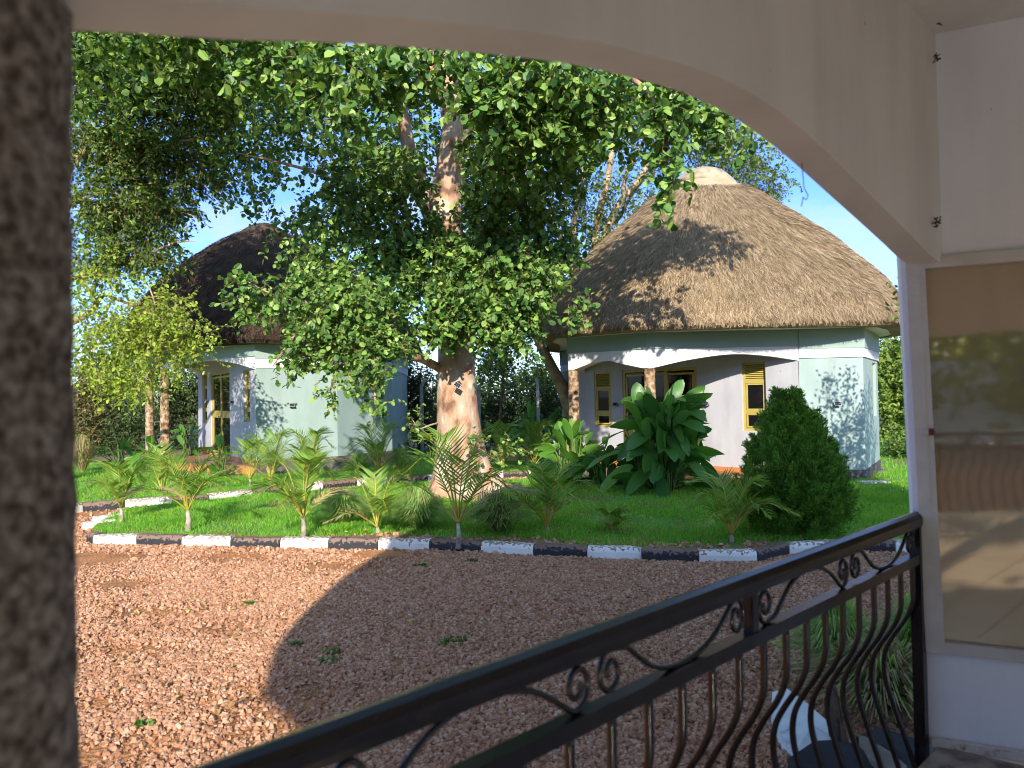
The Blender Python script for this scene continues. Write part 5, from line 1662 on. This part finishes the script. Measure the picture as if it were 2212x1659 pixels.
# conifer
cb_ = G(1722, 1148, .08)
o = thing('conifer', 'dense dark green conifer bush with two peaks on the shaded lawn', 'conifer', cb_)
a = Acc()
a.tube([cb_ - [0, 0, .1], cb_ + [0, 0, 1.2]], [.06, .02], 8)
a.build('trunk', M['twig'], o)
a = Acc()
def thuja(c, H, R, n, seed):
    r = np.random.default_rng(seed)
    m = n // 26
    h = r.random(m) ** .85
    az = r.random(m) * 6.283
    rad_ = R * np.interp(h, [0, .08, .25, .45, .65, .82, .93, 1.0], [.82, .96, 1.0, .90, .61, .31, .13, .02]) * (1 + .10 * np.sin(az * 6 + h * 14 + seed) + .07 * np.sin(az * 11 - h * 25))
    k = 0.72 + .30 * r.random(m) ** .7 + .10 * (r.random(m) > .96)
    p = np.stack([c[0] + rad_ * k * np.cos(az), c[1] + rad_ * k * np.sin(az), c[2] + h * H * .97], 1)
    outw = np.stack([np.cos(az), np.sin(az), np.zeros(m)], 1)
    D0 = unit(outw * .55 + [0, 0, 1.0] + r.normal(size=(m, 3)) * .18)
    L0 = .16 + .12 * r.random(m)
    per = 26 * 5
    t = r.random((m, per))
    wob = r.normal(size=(m, per, 3)) * .036 * (1.1 - t[..., None])
    q = p[:, None, :] + D0[:, None, :] * (t * L0[:, None])[..., None] + wob
    D = unit(np.repeat(D0, per, 0) + unit(wob.reshape(-1, 3)) * .75 + r.normal(size=(m * per, 3)) * .2)
    put_leaves(a, q.reshape(-1, 3), D, np.repeat(outw, per, 0) + r.normal(size=(m * per, 3)) * .5, .05 * (.6 + .7 * r.random(m * per)), .013, SLIM_T)
yc = cb_[1]
thuja(cb_ + [-.10, .0, -.02], zat(1703, 862, yc) - .05, .56, 15000, 1)
thuja(cb_ + [.24, .10, -.02], zat(1790, 915, yc) - .05, .40, 10000, 2)
thuja(cb_ + [.05, -.15, -.02], zat(1750, 960, yc) - .05, .52, 6000, 3)
a.build('foliage', M['conifer'], o)

# fallen leaves under the tree
r = np.random.default_rng(77)
k = 1500
x = r.normal(0.2, 3.4, k); y = r.uniform(4.2, 14.5, k)
zz = np.where(inside(island, x, y), .14, .035)
ok = ~((y > 8.4) & ~inside(island, x, y))
a = Acc()
Pn = np.stack([x, y, zz], 1)[ok]
kk = len(Pn)
put_leaves(a, Pn, unit(r.normal(size=(kk, 3)) * [1, 1, .2]), unit(r.normal(size=(kk, 3)) * .3 + [0, 0, 1]), .05 * (.5 + .8 * r.random(kk)), .035, LEAF_T)
tag(a.build('leaf_litter', mat('dry_fallen_leaf', [(.12, .06, .02), (.30, .18, .05), (.42, .34, .08)], 2, rough=.8, island=.9, lo=.05, hi=.95)), kind='stuff')

# small weeds in the gravel
for i, (u, v, s, lab) in enumerate([(912, 1224, .07, 'small weed at the shadow edge near the kerb'), (1020, 1214, .06, 'small weed below the black kerb block under the tree'), (1245, 1202, .10, 'larger leafy weed against the chipped white kerb block'),
                                    (990, 1390, .13, 'flat spreading green weed in the middle of the gravel'), (722, 1412, .06, 'tiny weed at the left of the shaded gravel, upper'), (712, 1432, .05, 'tiny weed at the left of the shaded gravel, lower'),
                                    (302, 1572, .05, 'small weed in the sunlit gravel near our pillar'), (540, 1307, .04, 'tiny bright weed in the middle of the sunlit gravel'), (640, 1395, .04, 'yellowish leaf patch just inside the shadow')]):
    b = G(u, v)
    a = Acc()
    k = int(18 + s * 420)
    p = b + rng.normal(size=(k, 3)) * [s * .6, s * .4, 0] + [0, 0, .012]
    put_leaves(a, p, unit(rng.normal(size=(k, 3)) * [1, 1, .3] + [0, 0, .6]), unit(rng.normal(size=(k, 3)) * .5 + [0, 0, 1]), .035, .024, LEAF_T)
    tag(a.build('weed', M['weed'], origin=b), lab, 'weed', 'weeds in the gravel')

# ------------------------------------------------------------------ small things
def solar_lamp(label, p, nrm, roll=0.0, s=.105):
    o = thing('solar_lamp', label, 'lamp', p, 'small solar lamps')
    n = np.array([nrm[0], nrm[1], 0.0])
    x = unit(np.cross([0, 0, 1], n))
    ca, sa = math.cos(roll), math.sin(roll)
    x2 = x * ca + np.array([0, 0, 1]) * sa
    up = np.cross(n, x2)
    face = unit(n * .85 + up * .5)
    up2 = np.cross(face, x2)
    p = np.array(p, float)
    a = Acc()
    a.box(p + n * .04 - up * .01, (s * 1.0, s * .62, .05), M3=np.stack([x2, up, n], 1))
    a.build('body', M['dark'], o)
    a = Acc()
    c = p + n * .085 + up * .01
    a.box(c, (s * 1.35, s * 1.0, .012), M3=np.stack([x2, up2, face], 1))
    a.build('rim', M['lamp_body'], o)
    a = Acc()
    for i in range(2):
        for j in range(3):
            a.box(c + face * .008 + x2 * (j - 1) * s * .39 + up2 * (i - .5) * s * .42, (s * .36, s * .38, .004), M3=np.stack([x2, up2, face], 1))
    a.build('cell', M['lamp_face'], o)
def on_line(C, W, u, v, off, centre):
    f = frac_on(C, W, u)
    q = np.array(C) + (np.array(W) - np.array(C)) * f
    d = unit(np.array(W) - np.array(C))
    n = np.array([d[1], -d[0]])
    if n[1] > 0: n = -n
    q2 = q + n * off
    return np.array([q2[0], q2[1], zat(u, v, q[1])]), n
for u, v, C, W, lab in ((1528, 873, rC, rW, 'solar lamp in the sun on the porch wall left of the tall window'), (1332, 874, rC, rW, 'solar lamp in shade between the narrow window and the door'),
                        (1806, 873, rC, rD, 'solar lamp on the sunlit pale blue wall among leaf shadows'), (629, 876, lK, lL, 'solar lamp on the blue wall of the left hut'),
                        (504, 868, lK, lW, 'solar lamp right of the left hut door'), (450, 867, lK, lW, 'solar lamp left of the left hut door')):
    p, n = on_line(C, W, u, v, .004, None)
    solar_lamp(lab, p, n)
p = P(988, 833, ty - .60)
solar_lamp('tilted solar lamp nailed to the trunk of the big tree', P(988, 833, ty - .575), (0, -1), rad(-35), s=.10)

# cable coil on the porch floor
c = G(1372, 1006, .165)
t = np.linspace(0, 22, 120)
a = Acc()
a.tube(np.stack([c[0] + (.16 + .03 * np.sin(t * .37)) * np.cos(t), c[1] + .12 * np.sin(t * 1.02), c[2] + .004 + t * .0016], 1), .007, 5)
tag(a.build('cable', M['dark'], origin=c), 'loose coil of dark cable on the terracotta porch floor', 'cable')
# white block by the right hut corner
c = G(1886, 1052)
a = Acc()
a.box([c[0], c[1], .06], (.62, .3, .12), rz=.1, taper=.93)
tag(a.build('stone_block', M['kerb_w'], origin=c), 'whitish stone block on the lawn at the blue hut corner', 'block')
a = Acc()
c2 = G(1878, 1030)
a.box([c2[0], c2[1] + .1, .11], (.7, .35, .10), rz=-.05)
a.box([c2[0] - .1, c2[1] + .3, .12], (.35, .4, .24), rz=.15)
tag(a.build('step_block', M['plinth'], origin=c2), 'low dark grey masonry step behind the white block', 'step')
# drain pipe stub on the left hut corner
p = P(864, 963, 22.3)
a = Acc()
a.tube([[p[0] - .1, 22.35, p[2] + .05], [p[0] + .02, 22.25, p[2] + .05], [p[0] + .12, 22.2, p[2] - .02], [p[0] + .10, 22.2, p[2] - .14]], .055, 10)
a.build('pipe', mat('grey_pipe', [(.45, .47, .48)], 2, rough=.5), hutL)
# stones at the back-left of the island
for i, (u, v) in enumerate([(216, 1140), (235, 1127)]):
    c = G(u, v)
    a = Acc()
    a.box([c[0], c[1], .05], (.5, .16, .12), rz=.75, taper=.85)
    tag(a.build('kerb_stone', M['kerb_w'], origin=c), ['chipped pale kerb stone at the rounded tip of the bed', 'chipped pale kerb stone behind the first one'][i], 'stone')

# ------------------------------------------------------------------ behind the camera (seen in the window glass)
o = tree('garden_tree', 'leafy tree behind us, seen only as a reflection in the window', (0.8, -9.0, 0))
a = Acc()
limb(a, [(0.8, -9, -.1), (.9, -9, 1.5), (.7, -8.9, 3), (.9, -9, 5)], .22, .07, 10, 20)
a.build('trunk', M['bark2'], o)
a = Acc()
world_sprays(a, [(0.8, -9, 5.6, 1.7, 1.4, 1.0, 150), (3.6, -9.6, 5.4, 1.2, 1.1, .9, 90)], .14, per=9, twig=.5, twigs=False, shell=.1)
a.build('crown', [M['leaf3'], M['twig']], o)
a = Acc()
for k in range(26):
    x = -28 + k * 2.0 + rng.normal() * .4
    sprays(a, np.repeat(np.array([[x, -22 + rng.normal(), 2.3]]), 70, 0), np.array([1.6, 1.2, 1.9]), 70, .38, per=7, twig=.8, T=SLIM_T, wfac=.6, twigs=False, droop=-.1)
    sprays(a, np.repeat(np.array([[x, -25 + rng.normal(), 6.0]]), 230, 0), np.array([2.0, 1.4, 3.6]), 230, .55, per=7, twig=.9, T=SLIM_T, wfac=.6, twigs=False, droop=-.1)
tag(a.build('hedge', [mat('backlit_hedge_leaf', [(.10, .16, .02), (.30, .38, .05), (.45, .50, .08)], .6, rough=.6, island=.6, transl=.65, lo=.15, hi=.9), M['twig']]), 'mass of green hedge growing behind the camera position', 'hedge', kind='stuff')
a = Acc()
a.beam((-30, -23.2, 1.5), (30, -23.2, 1.5), .2, 3.0)
tag(a.build('garden_wall', M['white_wall']), 'long white boundary wall reflected in the window glass', 'wall')

for ob in bpy.data.objects:
    if '_o' in ob: del ob['_o']
for m_ in bpy.data.materials:
    if '_r' in m_: del m_['_r']
